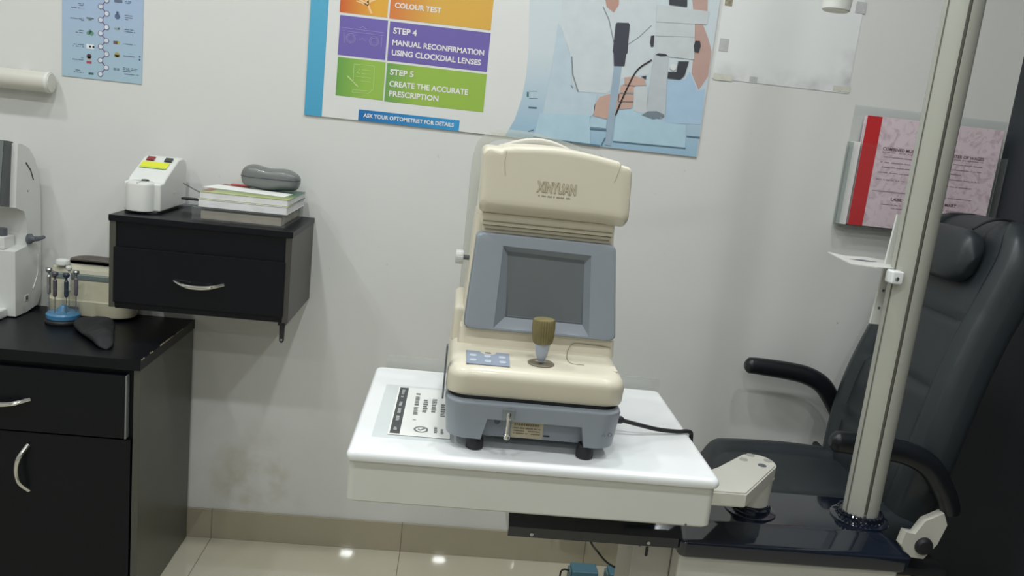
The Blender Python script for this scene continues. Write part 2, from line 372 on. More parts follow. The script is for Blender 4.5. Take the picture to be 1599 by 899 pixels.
# ------------------------------------------------------------------ big poster
PY = 2.495
PXL, PXR, PZB, PZT = -0.466, 0.697, 1.3505, 2.12
po = thing('optical_poster', 'large step-by-step eye test poster with coloured panels and a slit lamp photo', 'poster', (0.115, PY, PZB))
obj('backing_sheet', box(PXL, PXR, PY, YB - .0005, PZB, PZT, .0008), mat('poster_white', (222, 222, 219), 0.35, var=0.015), po)
obj('edge_band', flatpoly([(PXL, PZB), (PXL + .050, PZB), (PXL + .050, PZT), (PXL, PZT)], PY - .0006), gradmat('poster_cyan', (74, 160, 198), (96, 178, 206), 2, 0, 1), po)
Y1, Y2, Y3 = PY - .0006, PY - .0012, PY - .0018
TW = mat('poster_lettering', (232, 228, 226), 0.5, var=0.0)
def sq(a, b):   # upright printed rectangle between two corners
    return [(a[0], a[1]), (b[0], a[1]), (b[0], b[1]), (a[0], b[1])]
def panel(nm, TLc, TRc, BRc, BLc, m):
    x0, x1, z1, z0 = (TLc[0] + BLc[0]) / 2, (TRc[0] + BRc[0]) / 2, (TLc[1] + TRc[1]) / 2, (BLc[1] + BRc[1]) / 2
    return obj(nm, flatpoly([(x0, z0), (x1, z0), (x1, z1), (x0, z1)], Y1), m, po)
ora = gradmat('poster_orange_icon', (206, 92, 44), (226, 168, 60), 0, 0, 0.75); orb = gradmat('poster_orange', (214, 120, 62), (218, 170, 72), 0, 0, .45)
p1 = panel('step_icon_panel', (-0.3843, 1.7440), (-0.2511, 1.7448), (-0.2486, 1.6455), (-0.3839, 1.6450), ora)
p2 = panel('step_text_panel', (-0.2448, 1.7447), (0.0452, 1.7449), (0.0464, 1.6433), (-0.2428, 1.6453), orb)
p3 = panel('step_icon_panel', (-0.3820, 1.6378), (-0.2480, 1.6376), (-0.2453, 1.5284), (-0.3814, 1.5284), mat('poster_purple_icon', (112, 98, 172), .4, var=.04))
p4 = panel('step_text_panel', (-0.2421, 1.6374), (0.0462, 1.6357), (0.0473, 1.5283), (-0.2394, 1.5272), mat('poster_purple', (110, 96, 168), .4, var=.04))
p5 = panel('step_icon_panel', (-0.3810, 1.5223), (-0.2463, 1.5226), (-0.2429, 1.4147), (-0.3798, 1.4153), gradmat('poster_green_icon', (104, 158, 74), (148, 186, 78), 0, 0, .6))
p6 = panel('step_text_panel', (-0.2409, 1.5222), (0.0471, 1.5205), (0.0480, 1.4131), (-0.2393, 1.4132), gradmat('poster_green', (108, 158, 84), (150, 184, 74), 0, 0, .3))
p7 = panel('ribbon', (-0.3118, 1.3838), (-0.0187, 1.3812), (-0.0178, 1.3506), (-0.3104, 1.3516), gradmat('poster_blue', (30, 108, 172), (52, 150, 204), 0, 0, 1))
def lett(parent, rows):
    bm = bmesh.new()
    for s, a, b, c in rows: wall_text(s, a, b, c, Y2, bm=bm)
    obj('lettering', bm, TW, parent, fix=False)
lett(p2, [('COLOUR TEST', (-0.2306, 1.6748), (-0.0991, 1.6739), (-0.2303, 1.6897))])
lett(p4, [('STEP 4', (-0.2297, 1.6029), (-0.1629, 1.6048), (-0.2286, 1.6201)), ('MANUAL RECONFIRMATION', (-0.2297, 1.5721), (0.0334, 1.5716), (-0.2285, 1.5879)), ('USING CLOCKDIAL LENSES', (-0.2294, 1.5436), (0.0269, 1.5434), (-0.2282, 1.5599))])
lett(p6, [('STEP 5', (-0.2299, 1.4884), (-0.1625, 1.4900), (-0.2288, 1.5049)), ('CREATE THE ACCURATE', (-0.2294, 1.4565), (-0.0019, 1.4563), (-0.2282, 1.4731)), ('PRESCRIPTION', (-0.2281, 1.4280), (-0.0853, 1.4295), (-0.2265, 1.4447))])
lett(p7, [('ASK YOUR OPTOMETRIST FOR DETAILS', (-0.2968, 1.3619), (-0.0339, 1.3607), (-0.2962, 1.3738))])
LW = mat('poster_line_art', (206, 196, 214), .5, var=0)
b = stroke([(-0.3354, 1.6888), (-0.3064, 1.6735), (-0.2952, 1.6524)], .006, Y2); stroke([(-0.3251, 1.6992), (-0.3069, 1.6804), (-0.2651, 1.7015)], .006, Y2, bm=b); stroke([(-0.3382, 1.6801), (-0.3112, 1.6739)], .004, Y2, bm=b)
obj('line_icon', b, mat('poster_orange_line', (240, 196, 140), .5, var=0), p1)
b = stroke(circ((-0.3479, 1.5773), .0130), .0018, Y2, closed=True)
stroke(circ((-0.3479, 1.5773), .0092), .0013, Y2, bm=b, closed=True); stroke(circ((-0.2817, 1.5762), .0130), .0018, Y2, bm=b, closed=True); stroke(circ((-0.2817, 1.5762), .0092), .0013, Y2, bm=b, closed=True)
stroke([(-0.3739, 1.6040), (-0.2575, 1.6031)], .0010, Y2, bm=b); stroke([(-0.3724, 1.5957), (-0.2568, 1.5947)], .0008, Y2, bm=b); stroke([(-0.3234, 1.6083), (-0.3156, 1.6139), (-0.3063, 1.6070)], .001, Y2, bm=b); stroke([(-0.3235, 1.5753), (-0.3151, 1.5810), (-0.3064, 1.5749)], .001, Y2, bm=b); stroke([(-0.3682, 1.5915), (-0.3654, 1.5635)], .001, Y2, bm=b); stroke([(-0.2605, 1.5919), (-0.2603, 1.5635)], .001, Y2, bm=b)
obj('line_icon', b, mat('poster_purple_line', (172, 162, 214), .5, var=0), p3)
b = stroke([(-0.3333, 1.5081), (-0.2756, 1.5078), (-0.2738, 1.4444), (-0.2874, 1.4293), (-0.3336, 1.4281), (-0.3321, 1.4355), (-0.2900, 1.4368)], .0012, Y2); stroke([(-0.3333, 1.5081), (-0.3327, 1.4572)], .0012, Y2, bm=b)
for a_, b_ in (((-0.3103, 1.4943), (-0.2844, 1.4943)), ((-0.3096, 1.4839), (-0.2836, 1.4839)), ((-0.3098, 1.4732), (-0.2838, 1.4732)), ((-0.3095, 1.4627), (-0.2835, 1.4627))): stroke([a_, b_], .0011, Y2, bm=b)
stroke([(-0.3260, 1.4743), (-0.3114, 1.4745)], .001, Y2, bm=b); stroke([(-0.3250, 1.4941), (-0.3154, 1.4967), (-0.3243, 1.4846), (-0.3144, 1.4833)], .001, Y2, bm=b)
stroke([(-0.3494, 1.4722), (-0.3192, 1.4466)], .003, Y2, bm=b)
obj('line_icon', b, mat('poster_green_line', (196, 216, 150), .5, var=0), p5)
# the printed photograph on the right half
ph = obj('printed_photo', flatpoly([(0.1437, 1.7832), (0.1520, 1.6913), (0.1593, 1.6128), (0.1615, 1.5327), (0.1559, 1.4660), (0.1418, 1.4028), (0.1182, 1.3526), (PXR - .002, PZB + .001), (PXR - .001, (0.6959, 1.8475)[1])], Y1), gradmat('photo_backdrop', (152, 186, 208), (204, 214, 218), 2, 0.0, 0.5), po)
def ink(nm, polys, c, y, g=None):
    b = bmesh.new()
    for p in polys: flatpoly(p, y, bm=b, t=.0002)
    return obj(nm, b, g or mat(nm + '_print', c, .4, var=.04, scale=25), ph)
SK = (198, 164, 150)
ink('coat', [[(0.2354, 1.7890), (0.2469, 1.6725), (0.2810, 1.6065), (0.2982, 1.5224), (0.3177, 1.5016), (0.4020, 1.5057), (0.4433, 1.5538), (0.5152, 1.5719), (0.5432, 1.6359), (0.5059, 1.8205)]], (205, 212, 215), Y2)
ink('coat_sleeve', [[(0.2375, 1.6863), (0.2327, 1.5507), (0.2209, 1.4269), (0.2784, 1.4331), (0.3584, 1.4314), (0.3718, 1.4432), (0.3735, 1.5001), (0.3177, 1.5011), (0.2967, 1.5172), (0.2865, 1.5920), (0.2570, 1.6537)]], (190, 206, 216), Y3)
b = stroke([(0.3600, 1.7447), (0.3810, 1.7125), (0.4039, 1.6504)], .0025, Y3); stroke([(0.4460, 1.6501), (0.4744, 1.6734), (0.5062, 1.7094)], .0018, Y3, bm=b); stroke([(0.2869, 1.5971), (0.2961, 1.5476), (0.3177, 1.5016)], .0030, Y3 - .0003, bm=b); stroke([(0.2947, 1.5169), (0.3008, 1.5100)], .003, Y3 - .0003, bm=b)
obj('coat_fold', b, mat('coat_fold_print', (120, 130, 138), .4, var=0), ph)
ink('neck', [[(0.3537, 1.7930), (0.4007, 1.7985), (0.4045, 1.7548), (0.3929, 1.7327), (0.3703, 1.7459)]], (186, 146, 132), Y3)
ink('patient_face', [[(0.6077, 1.8225), (0.6558, 1.8281), (0.6638, 1.7668), (0.6218, 1.7649)], [(0.6303, 1.7271), (0.6565, 1.7291), (0.6784, 1.6914), (0.6933, 1.6578), (0.6938, 1.5866), (0.6718, 1.5452), (0.6432, 1.5912), (0.6416, 1.6469)]], (190, 158, 148), Y2)
ink('patient_shirt', [[(0.5751, 1.5632), (0.6274, 1.5716), (0.6371, 1.5956), (0.6694, 1.5428), (0.6898, 1.5502), (0.6951, 1.4470), (0.5878, 1.4406)]], (172, 198, 220), Y2)
ink('hand', [[(0.4482, 1.5568), (0.4791, 1.5638), (0.5076, 1.5583), (0.5153, 1.5413), (0.4829, 1.5367), (0.4510, 1.5367)], [(0.4407, 1.5341), (0.4806, 1.5339), (0.4866, 1.5176), (0.4395, 1.5114)], [(0.4378, 1.5081), (0.4822, 1.5110), (0.4828, 1.4915), (0.4374, 1.4875)], [(0.4410, 1.4843), (0.4823, 1.4873), (0.4812, 1.4717), (0.4416, 1.4643)], [(0.4075, 1.5038), (0.4397, 1.5099), (0.4399, 1.4610), (0.4314, 1.4445), (0.4115, 1.4330), (0.3709, 1.4380), (0.3706, 1.4689), (0.3823, 1.4933)]], SK, Y3)
b = bmesh.new()
stroke([(0.4458, 1.5351), (0.4830, 1.5357)], .0012, Y3 - .0003, bm=b); stroke([(0.4413, 1.5101), (0.4850, 1.5138)], .0012, Y3 - .0003, bm=b); stroke([(0.4386, 1.4861), (0.4830, 1.4894)], .0012, Y3 - .0003, bm=b)
obj('hand_crease', b, mat('hand_crease_print', (150, 104, 94), .4, var=0), ph)
ink('instrument_base', [[(0.2128, 1.4286), (0.3600, 1.4394), (0.3723, 1.3558), (0.2021, 1.3601)], [(0.4373, 1.4607), (0.4920, 1.4708), (0.5931, 1.4412), (0.6498, 1.4421), (0.6571, 1.3756), (0.4389, 1.3724)], [(0.3636, 1.4320), (0.4118, 1.4310), (0.4124, 1.4061), (0.3644, 1.4051)]], (178, 206, 220), Y3 - .0002)
b = stroke([(0.2024, 1.3575), (0.3145, 1.3554), (0.4005, 1.3536)], .0045, Y3 - .0005); stroke([(0.4392, 1.3703), (0.6574, 1.3735)], .003, Y3 - .0003, bm=b); stroke([(0.3666, 1.4001), (0.4131, 1.4010)], .005, Y3 - .0003, bm=b); stroke([(0.6575, 1.4089), (0.6955, 1.4093)], .004, Y3 - .0003, bm=b); stroke([(0.4056, 1.3557), (0.4135, 1.3775)], .004, Y3 - .0003, bm=b)
obj('instrument_edge_line', b, mat('instrument_line_print', (94, 122, 140), .4, var=0), ph)  # printed dark teal edge lines of the instrument base
ink('instrument_post', [[(0.4126, 1.5849), (0.4357, 1.5864), (0.4334, 1.3571), (0.4160, 1.3584)]], (158, 178, 194), Y3 - .0004)
ink('instrument_handle', [[(0.4058, 1.7065), (0.4390, 1.7092), (0.4433, 1.7048), (0.4473, 1.6251), (0.4436, 1.6217), (0.4439, 1.5884), (0.4126, 1.5849), (0.4068, 1.6206), (0.4036, 1.6253), (0.4023, 1.7011)]], (64, 66, 76), Y3 - .0008)
ink('microscope', [[(0.5135, 1.7683), (0.6690, 1.7674), (0.6669, 1.7302), (0.6322, 1.7288), (0.6453, 1.6296), (0.5284, 1.6282)], [(0.4794, 1.5312), (0.5201, 1.5377), (0.5268, 1.4601), (0.4864, 1.4650)]], (200, 205, 207), Y3 - .0006)
ink('microscope_tube', [[(0.5260, 1.6299), (0.5677, 1.6316), (0.5819, 1.4660), (0.5725, 1.4526), (0.5431, 1.4514), (0.5258, 1.4599), (0.5252, 1.5013)]], (190, 196, 200), Y3 - .0010)
ink('tube_opening', [[(0.5129, 1.4560), (0.5300, 1.4682), (0.5563, 1.4716), (0.5766, 1.4655), (0.5809, 1.4581), (0.5490, 1.4479)]], (122, 134, 142), Y3 - .0014)
ink('black_knob', [[(0.5092, 1.6813), (0.5184, 1.6834), (0.5207, 1.6525), (0.5135, 1.6507), (0.5087, 1.6622)], [(0.6404, 1.6821), (0.6542, 1.6827), (0.6584, 1.6690), (0.6554, 1.6505), (0.6420, 1.6510), (0.6382, 1.6688)], [(0.5448, 1.8054), (0.5973, 1.8115), (0.6022, 1.7726), (0.5495, 1.7729)], [(0.5988, 1.6193), (0.6304, 1.6224), (0.6238, 1.5814), (0.6128, 1.5689), (0.5744, 1.5683), (0.5738, 1.5866), (0.5981, 1.5888)], [(0.5292, 1.6303), (0.5380, 1.6353), (0.5592, 1.6357), (0.5674, 1.6305), (0.5445, 1.6269)], [(0.4960, 1.5647), (0.5114, 1.5684), (0.5118, 1.5583)]], (62, 64, 70), Y3 - .0014)
obj('microscope_seam', stroke([(0.5221, 1.6828), (0.6367, 1.6923)], .0012, Y3 - .0012, bm=stroke([(0.5192, 1.7214), (0.6323, 1.7278)], .0012, Y3 - .0012)), mat('microscope_seam_print', (166, 174, 180), .4, var=0), ph)
ink('white_knob', [circ((0.5866, 1.6012), .009)], (222, 224, 224), Y3 - .0018)
b = stroke([tuple(p[:2]) for p in cr([(0.5198, 1.6141) + (0,), (0.4820, 1.5809) + (0,), (0.4590, 1.5248) + (0,), (0.4441, 1.4769) + (0,), (0.4363, 1.4477) + (0,)], 6)], .0045, Y3 - .0018)
obj('instrument_cable', b, mat('instrument_cable_print', (70, 66, 66), .4, var=0), ph)
b = stroke([(0.1713, 1.4830), (0.1724, 1.4729)], .006, Y2); stroke([(0.1797, 1.4414), (0.2007, 1.4422)], .005, Y2, bm=b); stroke([(0.1848, 1.3723), (0.1990, 1.3779)], .003, Y2, bm=b); stroke([(0.1745, 1.4874), (0.1989, 1.4901)], .001, Y2, bm=b); stroke([(0.1768, 1.4672), (0.2012, 1.4699)], .001, Y2, bm=b)
obj('backdrop_detail', b, mat('backdrop_detail_print', (78, 118, 132), .4, var=.2), ph)

# ------------------------------------------------------------------ small chart poster (left)
CYy = 2.4975
ch = thing('flow_chart_poster', 'small pale blue flow chart poster with a chain of round nodes, on the left', 'poster', (-1.035, CYy, 1.385))
obj('sheet', box(-1.146, -0.926, CYy, YB - .0004, 1.3855, 1.80, .0005), gradmat('chart_blue', (164, 190, 204), (166, 184, 214), 2, 0, .6), ch)
c1, c2, c3 = CYy - .0005, CYy - .0009, CYy - .0013
nodes = [(-1.0401, 1.4015), (-1.0239, 1.4209), (-1.0405, 1.4391), (-1.0235, 1.4580), (-1.0401, 1.4766), (-1.0248, 1.4947), (-1.0405, 1.5127), (-1.0244, 1.5308), (-1.0409, 1.5491), (-1.0243, 1.5677), (-1.0413, 1.5853), (-1.0253, 1.6032), (-1.0417, 1.6199), (-1.0257, 1.6391)]
b = stroke(nodes, .0028, c1, t=.0002); obj('chain_line', b, mat('chart_line', (120, 86, 128), .5, var=.2, scale=30), ch)
b = bmesh.new(); b2 = bmesh.new()
for q in nodes:
    flatpoly(circ(q, .0077), c2, bm=b, t=.0002)
    flatpoly(circ(q, .0056), c3, bm=b2, t=.0002)
rings_ = obj('node_ring', b, mat('chart_ring', (128, 122, 150), .5, var=.25, scale=30), ch)
obj('node_face', b2, mat('chart_node', (206, 216, 224), .5, var=.1, scale=60), ch)
b = bmesh.new(); rnd = random.Random(7)
for (x0, x1, y) in ((272, 325, 33), (280, 325, 50), (205, 325, 72), (195, 328, 178), (292, 330, 200), (280, 325, 302), (250, 325, 322), (222, 328, 440), (222, 328, 460), (305, 325, 580), (208, 325, 594), (250, 295, 705), (225, 325, 724),
                    (730, 805, 145), (732, 808, 166), (732, 765, 186), (728, 820, 286), (728, 836, 308), (722, 838, 432), (722, 836, 556), (722, 868, 678), (722, 860, 694), (722, 800, 714), (722, 884, 740), (730, 782, 20), (730, 790, 4)):
    A = (80 + x0 / 6.42, y / 6.42); B = (80 + x1 / 6.42, y / 6.42)
    u = -1.147 + (x0 - 110) / 800.0 * .221; v = -1.147 + (x1 - 110) / 800.0 * .221; z = 1.3855 + (765 + (x0 - 130) * .1 - y) / 6.42 * .00172
    glyphs((u, z), (v, z), .0026, c1, rnd, bm=b)
obj('caption_text', b, mat('chart_text', (98, 112, 132), .5, var=.1), ch)
def icon(nm, c, pos, parts):
    b = bmesh.new()
    for kind, dx, dz, s in parts:
        q = (pos[0] + dx, pos[1] + dz)
        if kind == 'o': flatpoly(circ(q, s, 14), c1, bm=b, t=.0002)
        else: flatpoly([(q[0] - s, q[1] - s * kind), (q[0] + s, q[1] - s * kind), (q[0] + s, q[1] + s * kind), (q[0] - s, q[1] + s * kind)], c1 , bm=b, t=.0002)
    obj(nm, b, mat(nm + '_print_' + str(c[0]), c, .5, var=.15, scale=90), ch)
icon('chart_icon', (98, 140, 122), (-1.0691, 1.5108), [('o', -.005, -.001, .005), ('o', .004, -.001, .006), ('o', 0, .005, .004)])
icon('chart_icon', (222, 226, 228), (-1.0687, 1.4734), [(.6, 0, 0, .0105)])
icon('chart_icon', (70, 78, 90), (-1.0688, 1.4739), [('o', 0, -.0005, .0028), ('o', .009, -.0005, .0028)])
icon('chart_icon', (72, 62, 66), (-1.0715, 1.4447), [('o', 0, .002, .0068)])
icon('chart_icon', (200, 164, 144), (-1.0715, 1.4403), [('o', 0, .001, .0050)])
icon('chart_icon', (160, 74, 88), (-1.0714, 1.4299), [(.5, 0, 0, .0068)])
icon('chart_icon', (64, 100, 104), (-1.0656, 1.3997), [(.4, 0, 0, .007)])
icon('chart_icon', (84, 100, 132), (-0.9957, 1.5634), [('o', 0, .0, .0075), ('o', 0, .010, .004)])
icon('chart_icon', (140, 158, 150), (-0.9966, 1.5299), [(.3, 0, 0, .007), ('o', .006, .002, .003)])
icon('chart_icon', (118, 92, 92), (-0.9999, 1.4923), [(.8, 0, 0, .0055)])
icon('chart_icon', (176, 172, 84), (-0.9922, 1.4932), [(1.2, 0, 0, .0035)])
icon('chart_icon', (168, 156, 96), (-0.9950, 1.4598), [('o', 0, 0, .0068), (.4, 0, -.004, .008)])
icon('chart_icon', (120, 138, 152), (-0.9966, 1.4195), [('o', -.004, 0, .004), ('o', .005, 0, .004)])
icon('chart_icon', (96, 108, 130), (-0.9939, 1.6049), [(.35, 0, 0, .011)])
icon('chart_icon', (96, 116, 120), (-1.0697, 1.5491), [(.2, 0, .001, .010), (.5, 0, -.003, .004)])
icon('chart_icon', (80, 92, 110), (-0.9329, 1.4566), [('o', 0, .004, .0025), ('o', 0, -.004, .0025)])

# ------------------------------------------------------------------ white tube on the wall at far left
tb = thing('wall_tube', 'short horizontal off-white tube stuck to the wall at the far left edge', 'tube', (-1.35, 2.47, 1.333))
b = lathe([(.0001, 0), (.023, 0), (.0262, .0015), (.028, .006), (.028, .50)], (-1.158, 2.468, 1.3625), (-1, 0, 0), 28)
obj('tube_body', b, M['offwhite'], tb)
obj('end_ring', lathe([(.0288, .004), (.0288, .012)], (-1.158, 2.468, 1.3625), (-1, 0, 0), 28), M['white'], tb)
obj('mounting_clip', box(-1.26, -1.235, 2.468, YB - .0005, 1.334, 1.391, .002), M['white'], tb)

# ------------------------------------------------------------------ whitish sheet with taped corners
sh = thing('blank_wall_sheet', 'blank white sheet taped to the wall, smudged along its lower edge', 'sheet', (.915, 2.4985, 1.585))
sm = mat('smudged_sheet', (226, 227, 226), .55, var=0.01)
nt = sm.node_tree; bs = nt.nodes['Principled BSDF']; src = bs.inputs['Base Color'].links[0].from_socket
tc = nt.nodes.new('ShaderNodeTexCoord'); n1 = nt.nodes.new('ShaderNodeTexNoise'); n1.inputs['Scale'].default_value = 16; n1.inputs['Detail'].default_value = 7
nt.links.new(tc.outputs['Object'], n1.inputs['Vector'])
sx = nt.nodes.new('ShaderNodeSeparateXYZ'); nt.links.new(tc.outputs['Object'], sx.inputs[0])
e1 = nt.nodes.new('ShaderNodeMapRange'); e1.inputs['From Min'].default_value = 0.0; e1.inputs['From Max'].default_value = .055; e1.inputs['To Min'].default_value = 1; e1.inputs['To Max'].default_value = 0; nt.links.new(sx.outputs['Z'], e1.inputs['Value'])
e2 = nt.nodes.new('ShaderNodeMapRange'); e2.inputs['From Min'].default_value = .12; e2.inputs['From Max'].default_value = .2; nt.links.new(sx.outputs['X'], e2.inputs['Value'])
e3 = nt.nodes.new('ShaderNodeMapRange'); e3.inputs['From Min'].default_value = .06; e3.inputs['From Max'].default_value = .16; e3.inputs['To Min'].default_value = 1; e3.inputs['To Max'].default_value = 0; nt.links.new(sx.outputs['Z'], e3.inputs['Value'])
mu = nt.nodes.new('ShaderNodeMath'); mu.operation = 'MULTIPLY'; nt.links.new(e2.outputs[0], mu.inputs[0]); nt.links.new(e3.outputs[0], mu.inputs[1])
mm = nt.nodes.new('ShaderNodeMath'); mm.operation = 'MAXIMUM'; nt.links.new(e1.outputs[0], mm.inputs[0]); nt.links.new(mu.outputs[0], mm.inputs[1])
r1 = nt.nodes.new('ShaderNodeMapRange'); r1.inputs['From Min'].default_value = .40; r1.inputs['From Max'].default_value = .75; r1.inputs['To Max'].default_value = .6; nt.links.new(n1.outputs['Fac'], r1.inputs['Value'])
m3 = nt.nodes.new('ShaderNodeMath'); m3.operation = 'MULTIPLY'; nt.links.new(mm.outputs[0], m3.inputs[0]); nt.links.new(r1.outputs[0], m3.inputs[1])
mx = nt.nodes.new('ShaderNodeMixRGB'); mx.inputs[2].default_value = rgb(150, 150, 150); nt.links.new(m3.outputs[0], mx.inputs[0]); nt.links.new(src, mx.inputs[1]); nt.links.new(mx.outputs[0], bs.inputs['Base Color'])
obj('sheet', box(.707, 1.123, 2.4985, YB - .0004, 1.584, 2.05), sm, sh)
tape = mat('old_tape', (206, 204, 192), .4, var=.06, scale=60); tapeg = mat('grey_sticker', (186, 186, 186), .5, var=.1, scale=80)
obj('tape_piece', flatpoly(sq((0.7111, 1.5988), (0.7676, 1.5804)), 2.4976), tape, sh)
obj('tape_piece', flatpoly(sq((0.8195, 1.6014), (0.8427, 1.5871)), 2.4976), tapeg, sh)
obj('tape_piece', flatpoly(sq((1.0752, 1.6037), (1.1267, 1.5877)), 2.4976), tape, sh)
obj('tape_piece', flatpoly(sq((0.7141, 1.6982), (0.7413, 1.6625)), 2.4976), tapeg, sh)
obj('tape_piece', flatpoly(sq((1.0996, 1.8457), (1.1307, 1.8133)), 2.4976), tapeg, sh)
obj('corner_print', flatpoly(sq((.712, 1.83), (0.7341, 1.7901)), 2.4976), mat('corner_print', (150, 140, 120), .5, var=.4, scale=120), sh)

# ------------------------------------------------------------------ acrylic wall pocket with the register book
hd = thing('acrylic_wall_pocket', 'clear acrylic document pocket fixed on the wall behind the metal pole', 'document holder', (1.385, 2.48, 1.195))
obj('back_plate', box(1.150, 1.632, 2.4935, 2.4965, 1.195, 1.555, .001), M['clear'], hd)
obj('front_plate', box(1.146, 1.632, 2.452, 2.455, 1.195, 1.446, .001), M['clearfront'], hd)
obj('bottom_plate', box(1.146, 1.632, 2.4555, 2.493, 1.195, 1.199, .001), M['cleardk'], hd)
for x in (1.146, 1.628): obj('side_plate', box(x, x + .004, 2.4555, 2.493, 1.1995, 1.446, .001), M['cleardk'], hd)
for z in (1.24, 1.50): obj('wall_standoff', lathe([(.008, 0), (.008, .0032)], (1.5, 2.4967, z), (0, 1, 0), 12), M['steel'], hd)
bk = thing('register_book', 'pink marbled register book with red spine standing in the acrylic wall pocket', 'book', (1.39, 2.474, 1.20))
mb = mat('pink_marbled_cover', (214, 190, 198), .45, var=0.05)
nt = mb.node_tree; bs = nt.nodes['Principled BSDF']; tc = nt.nodes.new('ShaderNodeTexCoord'); n1 = nt.nodes.new('ShaderNodeTexNoise'); n1.inputs['Scale'].default_value = 22; n1.inputs['Detail'].default_value = 8; n1.inputs['Distortion'].default_value = 2.5
rp = nt.nodes.new('ShaderNodeValToRGB'); rp.color_ramp.elements[0].position = .32; rp.color_ramp.elements[0].color = rgb(194, 172, 182); rp.color_ramp.elements[1].position = .52; rp.color_ramp.elements[1].color = rgb(222, 204, 210)
nt.links.new(tc.outputs['Object'], n1.inputs['Vector']); nt.links.new(n1.outputs['Fac'], rp.inputs['Fac']); nt.links.new(rp.outputs[0], bs.inputs['Base Color'])
obj('cover', box(1.180, 1.605, 2.462, 2.466, 1.202, 1.527, .001), mb, bk)
obj('page_block', box(1.184, 1.600, 2.4662, 2.482, 1.204, 1.522, .001), M['pages'], bk)
obj('back_cover', box(1.180, 1.605, 2.4822, 2.485, 1.202, 1.527, .001), mb, bk)
obj('spine_tape', box(1.1785, 1.224, 2.4612, 2.4618, 1.202, 1.527), M['redink'], bk)
b = bmesh.new()
by = 2.4612
wall_text('COMBINED MUSTER ROLL CUM REGISTER OF WAGES', (1.243, 1.432), (1.560, 1.432), (1.243, 1.4415), by, bold=.02, bm=b)
wall_text('LABE', (1.297, 1.286), (1.332, 1.286), (1.297, 1.2945), by, bold=.03, bm=b); wall_text('MART', (1.468, 1.286), (1.505, 1.286), (1.468, 1.2945), by, bold=.03, bm=b)
obj('title_lettering', b, mat('title_ink', (112, 84, 96), .5, var=0), bk, fix=False)
b = bmesh.new(); rnd = random.Random(3)
for z, x0, x1 in ((1.426, 1.243, 1.56), (1.412, 1.25, 1.56), (1.396, 1.24, 1.56), (1.382, 1.25, 1.50), (1.366, 1.235, 1.56), (1.345, 1.24, 1.54), (1.31, 1.235, 1.55), (1.272, 1.27, 1.53), (1.262, 1.3, 1.5)):
    glyphs((x0, z), (x1, z), .003, by, rnd, bm=b)
obj('small_print', b, mat('small_print_ink', (160, 136, 148), .5, var=0), bk)
tag(obj('loose_papers', box(1.153, 1.177, 2.470, 2.4895, 1.2, 1.448, .001), M['paper']), 'white papers tucked in the acrylic wall pocket left of the red book spine', 'papers')

# ------------------------------------------------------------------ table with swing arm
TX0, TX1, TY0, TY1, TZ = -0.137, 0.465, 1.236, 1.688, 0.87
t = thing('instrument_table', 'white laminate instrument table on an off-white swing arm, carrying the eye machine', 'table', (0.164, 1.46, 0.743))
obj('tabletop', loft([[V(x, y, z) for x, y in rr(TX0 + i, TX1 - i, TY0 + i, TY1 - i, .012 - i * .4 if .012 - i * .4 > .002 else .002)] for i, z in ((.007, .852), (.002, .8535), (0, .858), (0, .862), (.0015, .866), (.0045, .869), (.010, .870))]), M['whiteg'], t, ang=40)
sk_ = loft([[V(x, y, z) for x, y in rr(TX0 + .004 + i, TX1 - .004 - i, TY0 + .008 + i, TY1 - .004 - i, .012)] for i, z in ((.004, .781), (.0, .785), (0, .8515))])
obj('apron', sk_, mat('apron_white', (206, 206, 198), .45, var=.02), t)
obj('apron_screw', lathe([(.002, 0), (.002, .001)], (.42, TY0 + .0078, .785), (0, -1, 0), 8), M['greyd'], t)
arm_poly = [(.40, 1.40), (.578, 1.402)] + [(.655 + .038 * math.cos(math.radians(a)), 1.566 + .038 * math.sin(math.radians(a))) for a in range(-40, 141, 6)] + [(.557, 1.519), (.485, 1.462), (.40, 1.462)]
b = prism(arm_poly, fXY, .748, .777); bmesh.ops.bevel(b, geom=[e for e in b.edges if e.is_boundary is False and len(e.link_faces) == 2 and e.calc_face_angle(0) > 1.0], offset=.003, segments=2, affect='EDGES')
ar = obj('swing_arm', b, M['offwhite'], t)
obj('pivot_column', lathe([(.033, 0), (.0345, .003), (.0345, .052), (.037, .060)], (.657, 1.566, .689), seg=32), M['offwhite'], t)
capg = mat('recess_cap', (168, 166, 158), .5)
for x, y, m in ((0.6508, 1.5946) + (capg,), (0.6271, 1.5685) + (capg,), (0.6796, 1.5724) + (capg,), (0.6574, 1.5441) + (M['greyd'],)):
    obj('screw_cap', lathe([(.0088, 0), (.0088, .0008), (.008, .0010)], (x, y, .7768), seg=18), m, t)
g = obj('rear_guard', box(-.118, .470, 1.7085, 1.7115, .79, .888, .001), M['clear'], t)
obj('guard_edge', tube([V(-.117, 1.710, .8885), V(.469, 1.710, .8885)], .0011, 6), M['frost'], g)
obj('guard_clip', box(-.10, -.08, 1.6885, 1.7085, .80, .845), M['clear'], t)
obj('guard_clip', box(.40, .42, 1.6885, 1.7085, .80, .845), M['clear'], t)
obj('apron_bracket', box(.30, .46, 1.41, 1.55, .777, .7808), M['offwhite'], t)
